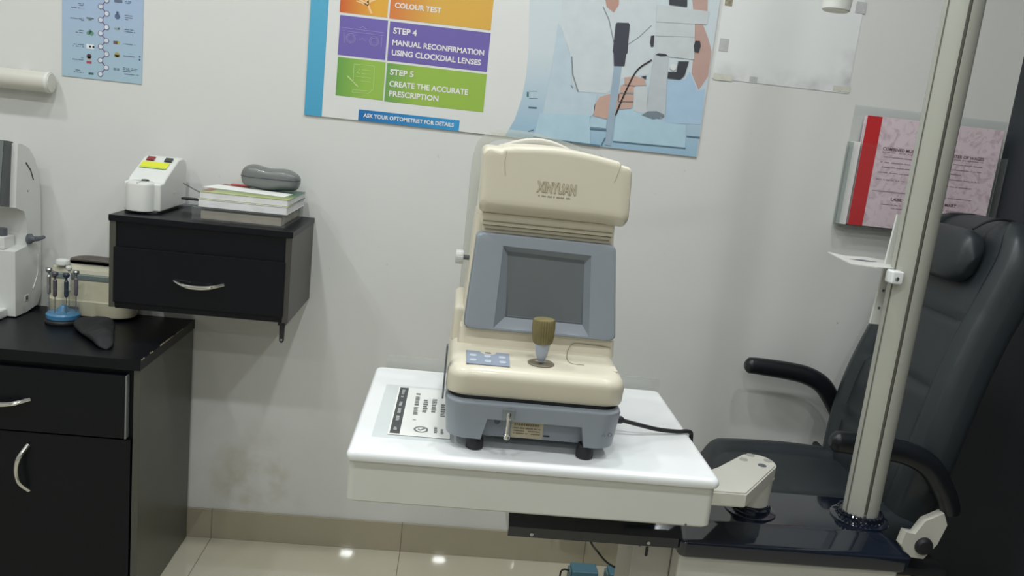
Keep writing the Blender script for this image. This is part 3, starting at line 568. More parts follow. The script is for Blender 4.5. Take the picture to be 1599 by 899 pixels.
# instruction sheet lying on the table, left of the machine
s_ = thing('instruction_sheet', 'white printed sheet with a black band under clear film, left of the eye machine', 'sheet', (-.043, 1.435, .87))
obj('clear_film', box(-.105, .030, 1.300, 1.572, .8703, .8708), M['clear'], s_)
obj('paper', box(-.080, .024, 1.315, 1.560, .8709, .8714), M['paper'], s_)
obj('black_band', box(-.077, -.0605, 1.320, 1.557, .8715, .8717), M['ink'], s_)
rnd = random.Random(11); b = bmesh.new()
def tinyY(x, y0, y1, h, bm):   # rows of tiny letters running away from the viewer
    y = y0
    while y < y1:
        wv = h * rnd.uniform(.4, 1.1)
        if rnd.random() < .85: box(x - h / 2, x + h / 2 * rnd.uniform(.5, 1), y, min(y + wv, y1), .8715, .8717, bm=bm)
        y += wv + h * .3
tinyY(-.040, 1.415, 1.53, .0085, b); tinyY(-.024, 1.430, 1.50, .009, b); tinyY(-.008, 1.425, 1.505, .009, b); tinyY(.009, 1.415, 1.48, .009, b); tinyY(-.040, 1.388, 1.398, .006, b); tinyY(-.001, 1.335, 1.362, .006, b); tinyY(.010, 1.332, 1.36, .005, b)
for k in range(20):
    a0, a1 = 2 * math.pi * k / 20, 2 * math.pi * (k + 1) / 20
    P = lambda a, r: (-.026 + .0125 * r * math.cos(a), 1.346 + .014 * r * math.sin(a))
    prism([P(a0, 1), P(a1, 1), P(a1, .72), P(a0, .72)], fXY, .8715, .8717, bm=b)
prism([(-.032, 1.346), (-.027, 1.340), (-.018, 1.352), (-.021, 1.354), (-.027, 1.345), (-.030, 1.349)], fXY, .8715, .8717, bm=b)
obj('printed_text', b, mat('sheet_ink', (112, 113, 112), .6, var=.1), s_)
b = bmesh.new(); 
for y0, y1 in ((1.335, 1.35), (1.372, 1.408), (1.415, 1.44), (1.452, 1.475), (1.50, 1.545)): tinyY(-.069, y0, y1, .006, b)
xf(b, Matrix.Translation((0, 0, .0002)))
obj('band_text', b, mat('band_text_ink', (170, 172, 172), .6, var=.1), s_)

# ------------------------------------------------------------------ autorefractor
A = thing('eye_refractometer', 'cream and blue-grey eye refractometer with screen and joystick on the white table', 'eye test machine', (.154, 1.44, TZ))
base = loft([[V(x, y, z) for x, y in rr(.008 + i, .300 - i, 1.266 + i, 1.600 - i, .034)] for i, z in ((.010, .8905), (.007, .8925), (.001, .950), (.002, .9535), (.006, .956))])
base = cut(base, prism([(.0795, .9285), (.0675, .870), (.2455, .870), (.2335, .9275)], fXZ, 1.20, 1.296))
bs_ = obj('base_housing', base, M['grey'], A)
for x, y in ((.064, 1.291), (.246, 1.287), (.064, 1.57), (.246, 1.57)):
    obj('foot', lathe([(.012, 0), (.0145, .002), (.0145, .014), (.0125, .020), (.0125, .0235)], (x, y, TZ), seg=20), M['black'], A)
obj('seam_gap', loft([[V(x, y, z) for x, y in rr(.016, .292, 1.282, 1.600, .03)] for z in (.9545, .9615)]), M['black'], A)
low = []
for i, z in ((.006, .9608), (.001, .9635), (0, .968), (.0005, .992), (.003, 1.001), (.009, 1.0075), (.017, 1.0105), (.024, 1.0115)):
    low.append([V(x, y + max(0, .998 - z) * .32 * max(0, 1 - (y - 1.266) / .2), z + (max(0, y - 1.266) * .03 if z > 1.0 else 0)) for x, y in rr(.008 + i, .300 - i, 1.266 + i, 1.61 - i, .034)])
obj('lower_housing', loft(low), M['cream'], A, ang=40)
obj('rear_wing', box(.0105, .055, 1.435, 1.60, 1.0, 1.074, .012, 4), M['cream'], A)
colr = []
for z, xl, xr, yf in ((1.012, .0215, .2975, 1.398), (1.0425, .0235, .2955, 1.400), (1.0440, .0236, .2954, 1.430), (1.12, .0285, .288, 1.436), (1.205, .0315, .281, 1.446), (1.236, .034, .278, 1.448)):
    colr.append([V(x, y, z) for x, y in rr(xl, xr, yf, 1.585, .012)])
obj('column', loft(colr), M['cream'], A)
def PB(u, v, dep=0.0):
    xl = .0285 + (.0370 - .0285) * v; xr = .2945 + (.2785 - .2945) * v
    return V(xl + (xr - xl) * u, 1.388 + .026 * v + dep, 1.0435 + (1.2085 - 1.0435) * v)
def ringuv(ul, ur, vb, vt, r, dep, n=6): return [PB(u, v, dep) for u, v in rr(ul, ur, vb, vt, r, n)]
def ring4(pts, dep, n=6):   # trapezoid ring with matching count
    c = [PB(*p) for p in pts]; out = []   # order: TR, TL, BL, BR
    for k in range(4): out += [c[k] + V(0, dep, 0)] * 0 + [c[k].lerp(c[(k + 1) % 4], .006 * j / n) + V(0, dep, 0) for j in range(n + 1)]
    return out
def uv(x, z):
    v = (z - 1.0435) / (1.2085 - 1.0435); xl = .0285 + .0085 * v; xr = .2945 - .016 * v
    return ((x - xl) / (xr - xl), v)
op = [uv(.2365, 1.187), uv(.0835, 1.189), uv(.0805, 1.049), uv(.2465, 1.049)]
inn = [uv(.2255, 1.172), uv(.0960, 1.175), uv(.1015, 1.068), uv(.2340, 1.067)]
bez = loft([ringuv(.0, 1, .0, 1, .06, .046), ringuv(0, 1, 0, 1, .06, .006), ringuv(.008, .992, .008, .992, .06, .0015), ringuv(.022, .978, .018, .982, .055, 0), ring4(op, 0), ring4(op, .0015), ring4(inn, .017)], cap=False)
obj('monitor_bezel', bez, M['grey'], A)
sc_ = obj('screen', prism([(0, 0), (1, 0), (1, 1), (0, 1)], lambda u, v, d_: V(.093 + u * .145, 1.4035 + .016 * v + d_ + .003, 1.064 + v * .114), 0, .004), M['glass'], A)
# frame line round the screen
fr = bmesh.new(); c4 = [PB(*p, .0165) for p in inn]
for k in range(4):
    tube([c4[k], c4[(k + 1) % 4]], .0022, 8, bm=fr)
obj('screen_gasket', fr, M['greyd'], A)
# neck under the head
obj('neck_slide', box(.046, .270, 1.424, 1.57, 1.208, 1.2205, .002), M['cream'], A)
nk = box(.042, .272, 1.416, 1.575, 1.2215, 1.243, .003)
obj('neck_plate', nk, M['cream'], A)
b = box(.045, .268, 1.4150, 1.418, 1.2275, 1.2295); box(.050, .266, 1.4225, 1.4250, 1.213, 1.215, bm=b)
obj('neck_groove', b, M['cream2'], A)
# head
def headring(i, zb, y, s=1.0):
    P = [(.285 - i, 1.336 - i)]
    top = []
    for a in range(0, 91, 15): top.append((.285 - i - .012 + .012 * math.cos(math.radians(a)), 1.333 - i * .6 + .012 * math.sin(math.radians(a))))
    top += [(.264, 1.3462 - i * .6), (.2600, 1.3515 - i * .6)]
    for k in range(1, 12):
        q = k / 12; top.append((.260 + (.070 - .260) * q, 1.3515 - i * .6 + .008 * math.sin(math.pi * q) + .005 * q))
    top += [(.068, 1.3555 - i * .6), (.0635, 1.352 - i * .6)]
    for a in range(90, 181, 15): top.append((.032 + i + .012 + .012 * math.cos(math.radians(a)), 1.3405 - i * .6 + .012 * math.sin(math.radians(a))))
    for a in range(180, 271, 15): top.append((.035 + i + .010 + .010 * math.cos(math.radians(a)), zb + .010 + .010 * math.sin(math.radians(a))))
    for k in range(1, 8): top.append((.045 + i + (.273 - .045 - 2 * i) * k / 8, zb))
    for a in range(270, 361, 15): top.append((.289 - i - .010 + .010 * math.cos(math.radians(a)), zb - .002 + .010 + .010 * math.sin(math.radians(a))))
    return [V(x, y, z) for x, z in top]
hr = [headring(.020, 1.272, 1.3832), headring(.010, 1.264, 1.3838), headring(.004, 1.259, 1.386), headring(.0008, 1.254, 1.392), headring(0, 1.250, 1.398), headring(0, 1.2435, 1.412), headring(.001, 1.2425, 1.43), headring(.001, 1.2425, 1.50), headring(.002, 1.2425, 1.575), headring(.010, 1.252, 1.60), headring(.03, 1.27, 1.604)]
hd_ = obj('head_housing', loft(hr), M['cream'], A, ang=40)
# raised outline lettering on the head
b = text_bm('XINYUAN', .066, .0185, (.1268, 1.3828, 1.2885), (1, 0, 0), (0, 0, 1), thick=.0006, bold=.05)
nm = obj('embossed_name', b, mat('embossed_outline', (166, 158, 134), .5, var=.02), hd_)
b = text_bm('XINYUAN', .0645, .0170, (.1275, 1.3821, 1.2893), (1, 0, 0), (0, 0, 1), thick=.0003, bold=.005)
obj('embossed_name_face', b, mat('embossed_face', (200, 191, 164), .4, var=.02), hd_)
rnd = random.Random(5)
obj('small_embossed_line', glyphs((.131, 1.2815), (.184, 1.2815), .0026, 1.3827, rnd), M['cream2'], hd_)
# seams on the head front
b = tube([V(.071, 1.3835, 1.35), V(.0695, 1.3828, 1.33), V(.073, 1.3828, 1.31)], .0006, 6); tube([V(.262, 1.3835, 1.348), V(.258, 1.3828, 1.33), V(.2545, 1.3828, 1.318)], .0006, 6, bm=b)
obj('head_seam', b, mat('head_seam_tone', (190, 181, 154), .5, var=0), hd_)
# patient side: forehead arch and its frame
arch = [V(.028, 1.640, z) for z in (1.00, 1.06, 1.12, 1.18, 1.24, 1.30)] + [V(.032, 1.64, 1.338), V(.045, 1.64, 1.360), V(.075, 1.64, 1.371), V(.12, 1.64, 1.372), V(.17, 1.64, 1.366), V(.215, 1.64, 1.356), V(.245, 1.64, 1.348), V(.27, 1.64, 1.34), V(.279, 1.64, 1.30), V(.279, 1.64, 1.2), V(.279, 1.64, 1.0)]
obj('forehead_frame', tube(cr(arch, 3), .006, 8, sq=1.6), M['frost'], A)
ff = [V(.07 + .16 * k / 12, 1.628, 1.340 + .024 * math.sin(math.pi * k / 12) - .006 * k / 12) for k in range(13)]
obj('forehead_pad', tube(ff, .007, 8, sq=1.5), mat('forehead_pad_grey', (196, 192, 180), .5), A)
obj('chinrest_bracket', box(.020, .290, 1.603, 1.648, .985, 1.01, .004), M['cream'], A)
# knob
kn = obj('height_knob', lathe([(.0115, 0), (.0122, .001), (.0122, .013), (.0115, .014)], (.019, 1.50, 1.148), (-1, 0, 0), 40, rib=(.0119, .05)), mat('ribbed_knob_grey', (196, 196, 194), .4), A)
obj('knob_shaft', lathe([(.0045, 0), (.0045, .0155)], (.034, 1.50, 1.148), (-1, 0, 0), 14), M['greyd'], kn)
# joystick
j = obj('joystick_well', lathe([(.0005, .0), (.0145, .0), (.0165, .0012), (.0205, .0020), (.0225, .0005), (.0225, -.003)], (.161, 1.322, 1.0135), seg=32), mat('well_brown', (120, 112, 96), .5), A)
obj('joystick_stem', lathe([(.0055, .001), (.0065, .006), (.0095, .012), (.0130, .031), (.0130, .033)], (.161, 1.322, 1.0150), (-.04, 0, 1), 24), mat('stem_grey', (168, 176, 190), .35), A)
obj('joystick_grip', lathe([(.0135, .033), (.0158, .036), (.0175, .050), (.0180, .060), (.0176, .0705), (.0165, .0735), (.011, .0745)], (.161, 1.322, 1.0150), (-.04, 0, 1), 56, rib=(.013, .07)), M['amber'], A)
obj('stem_screw', lathe([(.0022, 0), (.0022, .003)], (.156, 1.3145, 1.0190), (0, -1, 0), 8), M['steel'], A)
# keypad
def topz(y): return 1.0118 + (y - 1.266) * .03
def onTop(u, v, d_): return V(u, v, topz(v) + d_)
kp = [(.0365, 1.3545), (.0600, 1.3545)] + [(.074 - .014 * math.cos(math.radians(a)), 1.3535 - .014 * math.sin(math.radians(a))) for a in range(10, 171, 20)] + [(.088, 1.3545), (.1095, 1.3545), (.1075, 1.287), (.0375, 1.287)]
k_ = obj('keypad', prism(kp, onTop, 0, .0012), mat('keypad_grey', (142, 152, 168), .4, var=.03), A)
for kx in (.0485, .0725, .0965):
    for ky in (1.303, 1.328):
        obj('key', prism(rr(kx - .0055, kx + .0055, ky - .006, ky + .006, .003, 3), onTop, .0012, .0022), mat('key_tone', (182, 190, 200), .4, var=.0), k_)
obj('indicator_window', prism(rr(.069, .079, 1.350, 1.3535, .001, 2), onTop, 0, .0006), M['greyd'], A)
# printer door seam and latch
sm_ = tube(cr([V(.2900, 1.3985, 1.0305), V(.245, 1.3978, 1.0330), V(.222, 1.3975, 1.0315), V(.2155, 1.396, 1.023), V(.213, 1.392, 1.0160), V(.209, 1.36, 1.0148), V(.2115, 1.338, 1.0141), V(.222, 1.332, 1.0139), V(.235, 1.332, 1.0139)], 5), .0007, 6)
obj('printer_cover_seam', sm_, M['cream2'], A)
obj('cover_latch', box(.281, .2895, 1.315, 1.345, 1.005, 1.0137, .002), M['cream'], A)
# front details
obj('rating_label', prism([(.1215, .8915), (.1745, .8915), (.1745, .9190), (.1215, .9190)], fXZ, 1.2952, 1.2958), mat('label_beige', (190, 180, 152), .5, var=.12, scale=50), bs_)
rnd = random.Random(9); b = glyphs((.126, .9125), (.168, .9125), .0042, 1.2948, rnd)
for z in (.907, .9025, .898): glyphs((.126, z), (.17, z), .0022, 1.2948, rnd, bm=b)
obj('label_text', b, mat('label_ink', (120, 104, 76), .5, var=.1), bs_)
obj('screw', lathe([(.005, 0), (.005, .002), (.003, .003)], (.0975, 1.296, .9165), (0, -1, 0), 14), M['greyd'], bs_)
obj('plug_slot', box(.176, .186, 1.2945, 1.2958, .8965, .8985), M['black'], bs_)
lk = obj('lock_bracket', box(.1025, .1225, 1.258, 1.2665, .9325, .9515, .002), M['cleardk'], bs_)
obj('lock_pin', lathe([(.0028, 0), (.0042, .004), (.0042, .010), (.0032, .012), (.0032, .036), (.0058, .038), (.0058, .043), (.004, .045)], (.1125, 1.258, .9465), (0, 0, -1), 16), M['chrome'], bs_)
b = tube([V(.2720, 1.2652, .9175), V(.2695, 1.2652, .9225), V(.2670, 1.2652, .9175), V(.2720, 1.2652, .9175)], .0005, 6); tube([V(.2795 + .0030 * math.cos(a * .35), 1.2653, .9205 + .0036 * math.sin(a * .35)) for a in range(-3, 13)], .0006, 6, bm=b)
obj('moulded_mark', b, M['greyd'], bs_)
obj('side_rail', box(.0035, .0065, 1.30, 1.315, .945, 1.035, .001), M['greyd'], A)
# power lead
pc = thing('power_lead', 'black power lead plugged into the right side of the eye machine', 'cable', (.38, 1.41, TZ))
obj('plug', lathe([(.008, 0), (.010, .002), (.010, .010), (.0062, .012), (.0075, .016), (.0068, .028), (.0045, .032)], (.3005, 1.410, .8975), (1, 0, -.06), 16), M['black'], pc)
cb = cr([V(.328, 1.410, .8957), V(.36, 1.412, .889), V(.40, 1.42, .880), V(.44, 1.430, .8755), V(.460, 1.437, .8750), V(.4705, 1.443, .867), V(.4710, 1.46, .83), V(.472, 1.62, .80), V(.482, 1.705, .72), V(.482, 1.72, .6), V(.482, 1.72, .3)], 6)
obj('cord', tube(cb, .0038, 10), M['black'], pc)

# ------------------------------------------------------------------ ophthalmic unit: cabinet, black deck, pole
U = thing('ophthalmic_unit', 'off-white floor cabinet with glossy black deck carrying the tall metal pole', 'instrument stand', (.70, 1.55, 0))
DK = .67
dk = []
for (x0, x1, y0, y1, z, r) in ((.486, .928, 1.440, 1.668, .621, .012), (.481, .938, 1.436, 1.672, .626, .014), (.480, .944, 1.4355, 1.674, .650, .014), (.4808, .9432, 1.4363, 1.6733, .6528, .014), (.483, .941, 1.4385, 1.671, .655, .014), (.4865, .935, 1.446, 1.668, .657, .013), (.493, .918, 1.496, 1.6655, .6668, .012), (.496, .913, 1.503, 1.664, .6685, .012), (.500, .909, 1.508, 1.660, .670, .012)):
    dk.append([V(x, y, z) for x, y in rr(x0, x1, y0, y1, r, 5)])
obj('deck', loft(dk), M['blackg'], U, ang=50)
ex = prism([(1.4445, .636), (1.444, .6555), (1.4465, .6575), (1.472, .673), (1.476, .674), (1.60, .674), (1.60, .636)], fYZ, .152, .4795); obj('deck_extension', ex, M['blackg'], U, ang=50)
for x in (.197, .4215): obj('bolt', lathe([(.0035, 0), (.0035, .0015)], (x, 1.4438, .643), (0, -1, 0), 12), M['steel'], U)
b = box(.489, .930, 1.455, 1.655, .0, .621, .006, 3); obj('cabinet_body', b, mat('cabinet_offwhite', (206, 204, 196), .42, var=.02), U)
sb = box(.408, .488, 1.50, 1.62, .0, .635, .004, 2); cb_ = obj('cable_box', sb, mat('cable_box_offwhite', (178, 174, 164), .45, var=.03), U)
obj('cable_slot', prism(rr(.4335, .4395, .585, .606, .0029, 4), fXZ, 1.4988, 1.4995), M['black'], cb_)
obj('cable_box_screw', lathe([(.0022, 0), (.0022, .001)], (.421, 1.4995, .607), (0, -1, 0), 8), M['greyd'], cb_)
# arm socket
so = lathe([(.052, 0), (.052, .0025), (.045, .004), (.040, .005), (.040, .013), (.036, .016), (.036, .0185)], (.657, 1.566, DK), seg=36)
obj('arm_socket', so, M['blackg'], U)
# pole: extruded profile
px0, py0 = .8915, 1.567
prof = [(-.035, -.010), (-.033, -.022), (-.028, -.030), (-.0265, -.0285), (-.0245, -.0325), (-.010, -.0350), (.001, -.0352), (.0065, -.0338), (.0075, -.0250), (.0115, -.0250), (.0125, -.0328), (.019, -.0305), (.026, -.0255), (.032, -.017), (.035, -.006), (.035, .008), (.031, .020), (.022, .030), (.008, .035), (-.010, .035), (-.026, .029), (-.034, .015)]
ct, st_ = math.cos(math.radians(-27)), math.sin(math.radians(-27))
prof = [(x * ct - y * st_, x * st_ + y * ct) for x, y in prof]
def fP(u, v, d_): return V(px0 + u * ct - v * st_, py0 + u * st_ + v * ct, d_)
pl = obj('pole', loft([[V(px0 + x, py0 + y, z) for x, y in prof] for z in (DK + .016, 2.35)]), M['metalwhite'], U)
obj('pole_groove_shade', prism([(.0067, -.0325), (.0076, -.0253), (.0114, -.0253), (.0123, -.0315), (.0114, -.0245), (.0076, -.0245)], fP, DK + .02, 2.35), M['metaldk'], pl)  # dark strips paint the shade inside the pole's grooves
obj('pole_groove_shade', prism([(-.0283, -.0302), (-.0266, -.0287), (-.0257, -.0300), (-.0275, -.0312)], fP, DK + .02, 2.35), M['metaldk'], pl)
obj('pole_flange', lathe([(.058, 0), (.058, .003), (.05, .005), (.044, .006), (.044, .014), (.041, .0165)], (px0, py0, DK), seg=36), M['blackg'], U)
b = bmesh.new()
for k in range(28):
    a = 2 * math.pi * k / 28; lathe([(.003, 0), (.0036, .003), (.002, .0055)], (px0 + .0415 * math.cos(a), py0 + .0415 * math.sin(a), DK + .0145), (math.cos(a) * .6, math.sin(a) * .6, 1), 8, bm=b)
for k in range(28):
    a = 2 * math.pi * (k + .5) / 28; lathe([(.003, 0), (.0034, .003), (.002, .005)], (px0 + .0435 * math.cos(a), py0 + .0435 * math.sin(a), DK + .005), (math.cos(a), math.sin(a), .2), 8, bm=b)
obj('collar_beads', b, M['blackg'], U)
# near-vision tray on the pole
T_ = thing('clip_tray', 'small thin white plate sticking out left from the metal pole', 'tray', (.80, 1.50, 1.19))
tz = 1.200
kite = [(0.7885, 1.7111), (0.8026, 1.6863), (0.8114, 1.6752), (0.8626, 1.6893), (0.8956, 1.6608), (0.8747, 1.5644), (0.8121, 1.5410), (0.7676, 1.5551), (0.7738, 1.6139)]
obj('plate', prism(kite, fXY, tz - .002, tz), M['white'], T_)
obj('slot', prism([(0.7932, 1.6213), (0.8260, 1.6364), (0.8521, 1.6208), (0.8212, 1.6071)], fXY, tz + .0001, tz + .0004), M['greyd'], T_)
obj('clamp', box(.838, .862, 1.528, 1.556, 1.172, 1.1975, .004, 3), M['whiteg'], T_)
obj('clamp_screw', lathe([(.004, 0), (.004, .002), (.002, .003)], (.848, 1.528, 1.183), (0, -1, 0), 12), M['steel'], T_)
B_ = thing('mounting_strip', 'flat white drilled strip clamped behind the metal pole below the small plate', 'bracket', (.866, 1.618, 1.075))
b = prism([(.853, 1.076), (.874, 1.076), (.905, 1.30), (.865, 1.30)], fXZ, 1.603, 1.609)
obj('strip', b, M['white'], B_)
for x, z in ((.8645, 1.110), (.8665, 1.146)): obj('hole', lathe([(.0028, 0), (.0028, .0008)], (x, 1.6028, z), (0, -1, 0), 10), M['greyd'], B_)
# examination lamp hanging from its arm
L_ = thing('examination_lamp', 'white cylindrical lamp head with black ring and glass lens at the top edge', 'lamp', (.626, 1.50, 1.64))
obj('lens_ring', lathe([(.0215, 0), (.0240, .002), (.0245, .020), (.0235, .0205)], (.625, 1.50, 1.647), (.05, .0, 1), 28), M['white'], L_)
obj('lens', lathe([(.0005, .0008), (.012, .0004), (.0212, .002), (.0212, .004)], (.625, 1.50, 1.6468), (.05, .0, 1), 28), mat('lens_glass', (150, 156, 158), .1, var=.1, coat=.5), L_)
obj('black_ring', lathe([(.0240, .0207), (.0240, .0255)], (.625, 1.50, 1.647), (.05, 0, 1), 28), M['black'], L_)
obj('lamp_body', lathe([(.0235, .0257), (.0255, .03), (.026, .09), (.020, .12), (.010, .13)], (.625, 1.50, 1.647), (.05, 0, 1), 28), M['white'], L_)
obj('lamp_arm', tube(cr([V(.632, 1.50, 1.77), V(.634, 1.50, 1.86), V(.66, 1.505, 1.90), V(.75, 1.53, 1.915), V(.858, 1.552, 1.92)], 6), .008, 12), M['white'], L_)
# ------------------------------------------------------------------ examination chair
C_ = thing('examination_chair', 'black leatherette examination chair with headrest and two armrests, at the right behind the pole', 'chair', (1.05, 2.11, 0))
CYm = 2.112
def sgn(x): return 1 if x >= 0 else -1
def sstep(a, b, x):
    t = max(0, min(1, (x - a) / (b - a))); return t * t * (3 - 2 * t)
tilt = math.radians(11.5)
BA = V(math.sin(tilt), 0, math.cos(tilt)); BN = V(-math.cos(tilt), 0, math.sin(tilt)); B0 = V(1.222, CYm, .47)
seams = (.185, .375, .565)
def wback(s):
    L = .835
    w0 = .235 + .020 * sstep(0, .2, s) - .022 * sstep(.25, .60, s)
    if s > L - .14: w0 *= math.sqrt(max(0, 1 - ((s - (L - .14)) / .14) ** 2.6)) * .55 + .45
    return w0
rings = []
NS = 70
for i in range(NS + 1):
    s = .835 * i / NS; w_ = wback(s); th = .060
    e = min(1, math.sqrt(max(0.0, 1 - (max(0, s - .78) / .056) ** 2))) if s > .78 else min(1, .4 + .6 * math.sqrt(min(1, s / .04)))
    lum = .022 * math.sin(math.pi * min(1, s / .6)) - .02 * sstep(.55, .83, s)
    ring = []
    for k in range(72):
        a = 2 * math.pi * k / 72; ca, sa = math.cos(a), math.sin(a)
        v = sgn(ca) * abs(ca) ** (2 / 3.6); dd = sgn(sa) * abs(sa) ** (2 / 3.0)
        dep = th * e * dd
        if sa > 0:
            bo = sstep(.64, .78, abs(v)) * (1 - sstep(.93, 1.0, abs(v)))
            dep += .022 * bo * e
            if abs(v) < .66:
                for q in seams: dep -= .016 * math.exp(-((s - q) / .007) ** 2)
            dep -= .010 * math.exp(-((abs(v) - .665) / .022) ** 2) * e
        ring.append(B0 + BA * s + BN * (dep + lum) + V(0, v * w_, 0))
    rings.append(ring)
obj('backrest', loft(rings), M['leather'], C_, ang=60)
# headrest cushion
hr_ = []
for i in range(25):
    v = -1 + 2 * i / 24; e = max(.05, (1 - abs(v) ** 5) ** .5)
    ring = []
    for k in range(28):
        a = 2 * math.pi * k / 28
        ring.append(B0 + BA * (.715 + .070 * e * sgn(math.sin(a)) * abs(math.sin(a)) ** .75) + BN * (.078 + .040 * e * sgn(math.cos(a)) * abs(math.cos(a)) ** .75) + V(0, v * .128, 0))
    hr_.append(ring)
hp = obj('headrest', loft(hr_), M['leather'], C_, ang=60)
st = [B0 + BA * .786 + BN * .086, B0 + BA * .812 + BN * .060, B0 + BA * .829 + BN * .030, B0 + BA * .8345 + BN * -.005, B0 + BA * .825 + BN * -.04]
obj('headrest_strap', tube([p + V(0, -.085, 0) for p in cr(st, 5)], .0035, 8), M['leatherd'], hp)
# seat
sr = []
X0, X1, ZS = .800, 1.235, .535
for i in range(41):
    q = i / 40; x = X0 + (X1 - X0) * q
    e = math.sqrt(max(0.02, 1 - (max(0, .10 - q) / .10) ** 2)) if q < .10 else 1.0
    w_ = .255 * (.93 + .07 * sstep(0, .12, q)) if q > .0 else .235
    ring = []
    for k in range(64):
        a = 2 * math.pi * k / 64; ca, sa = math.cos(a), math.sin(a)
        v = sgn(ca) * abs(ca) ** (2 / 4.2); dd = sgn(sa) * abs(sa) ** (2 / 3.0)
        dep = .055 * e * dd
        if sa > 0:
            dep += (.014 * sstep(.55, .7, abs(v)) * (1 - sstep(.9, 1, abs(v))) - .006 * math.exp(-((abs(v) - .56) / .03) ** 2)) * e + .01 * math.sin(math.pi * q)
        ring.append(V(x, CYm + v * w_, ZS - .06 + dep))
    sr.append(ring)
obj('seat', loft(sr), M['leather'], C_, ang=60)
def arm(y, flip):
    pts = cr([V(.925, y, .742), V(.97, y, .742), V(1.06, y, .736), V(1.125, y, .726), V(1.180, y, .700), V(1.222, y, .650), V(1.250, y, .605), V(1.256, y, .585)], 6)
    n = len(pts); rad = [.018 + .007 * math.sin(math.pi * min(1, .15 + .8 * i / n)) for i in range(n)]; rad[0] = .010; rad[1] = .018; rad[-1] = .02
    return tube(pts, rad, 16, sq=1.15)
for y, f_ in ((1.815, -1), (2.430, 1)):
    a_ = obj('armrest', arm(y, f_), M['armrest'], C_)
    if f_ > 0: continue
    bp = [(1.190, .566), (1.232, .590), (1.246, .560), (1.232, .508), (1.205, .468), (1.168, .470), (1.142, .500), (1.148, .534), (1.172, .531)]
    yy = y - .004 if f_ < 0 else y - .020
    bm_ = prism(bp, fXZ, yy - .012, yy + .012)
    bk_ = obj('arm_bracket', bm_, M['offwhite'], C_)
    obj('pivot_knob', lathe([(.001, .012), (.016, .011), (.0215, .006), (.0225, 0)], (1.198, yy - .012, .502), (0, -1, 0), 24), M['black'], bk_)
b = box(.86, 1.30, 1.835, 2.395, .400, .422, .006); obj('seat_frame', b, M['black'], C_)
obj('pivot_bar', tube([V(1.198, 1.806, .502), V(1.198, 2.44, .502)], .010, 12), M['black'], C_)
obj('chair_column', lathe([(.06, .02), (.06, .40)], (1.08, CYm, 0), seg=28), M['steel'], C_)
obj('chair_base', lathe([(.27, 0), (.27, .012), (.25, .02), (.08, .035), (.06, .04)], (1.08, CYm, 0), seg=48), M['black'], C_)

# ------------------------------------------------------------------ white instrument on the desk, far left
I_ = thing('lens_edging_machine', 'large white lens machine with a dark display, at the far left on the desk', 'lens machine', (-1.35, 2.40, DZ))
side = [(2.345, DZ + .004), (2.40, DZ + .003), (2.47, DZ + .012), (2.488, DZ + .04), (2.488, .90), (2.488, 1.00), (2.484, 1.06), (2.474, 1.11), (2.455, 1.15), (2.425, 1.178), (2.385, 1.192), (2.365, 1.193), (2.352, 1.05), (2.350, 1.02), (2.395, 1.005), (2.408, .98), (2.410, .93), (2.408, .905), (2.345, .898)]
b = prism(side, fYZ, -1.62, -1.200)
obj('housing', b, mat('machine_white', (214, 215, 211), .4, var=.02), I_)
obj('front_skirt', box(-1.60, -1.222, 2.300, 2.346, DZ, DZ + .028, .006, 3), M['white'], I_)
sc2 = prism([(2.352, 1.020), (2.372, 1.196), (2.345, 1.200), (2.318, 1.026)], fYZ, -1.60, -1.216)
dpl = obj('display', sc2, mat('display_dark', (74, 78, 78), .35, var=.05), I_)
obj('display_glare_strip', prism([(2.318, 1.026), (2.345, 1.200), (2.3435, 1.2005), (2.3165, 1.0265)], fYZ, -1.60, -1.226), mat('display_glare', (110, 116, 116), .2, var=.05), dpl)  # paler sheet over the display front, a painted glare streak
kb = obj('lever_knob', lathe([(.014, 0), (.015, .008), (.010, .012), (.006, .020)], (-1.200, 2.415, .925), (1, 0, 0), 20), M['greyd'], I_)
obj('lever', tube([V(-1.188, 2.415, .925), V(-1.178, 2.43, .925), V(-1.174, 2.452, .927)], [.008, .007, .005], 10), M['greyd'], kb)
obj('lens_support', box(-1.45, -1.232, 2.352, 2.408, .900, .935, .004), M['white'], I_)
obj('support_ring', lathe([(.012, 0), (.012, .02)], (-1.25, 2.378, .935), seg=16), M['greyd'], I_)
obj('side_slot', tube([V(-1.1995, 2.405, 1.140), V(-1.1995, 2.430, 1.118), V(-1.1995, 2.445, 1.09)], .0022, 6), M['greyd'], I_)
b = tube(cr([V(-1.1998, 2.47, .87), V(-1.1998, 2.468, .82), V(-1.1998, 2.452, .79), V(-1.1998, 2.44, .775)], 4), .002, 6)
obj('side_groove', b, M['white'], I_)
so2 = obj('side_socket', box(-1.2008, -1.1985, 2.395, 2.418, .747, .764, .001), M['white'], I_)
obj('socket_hole', box(-1.1988, -1.1980, 2.398, 2.410, .750, .761), M['greyd'], so2)
obj('side_dot', lathe([(.002, 0), (.002, .001)], (-1.2, 2.415, 1.06), (1, 0, 0), 8), M['greyd'], I_)
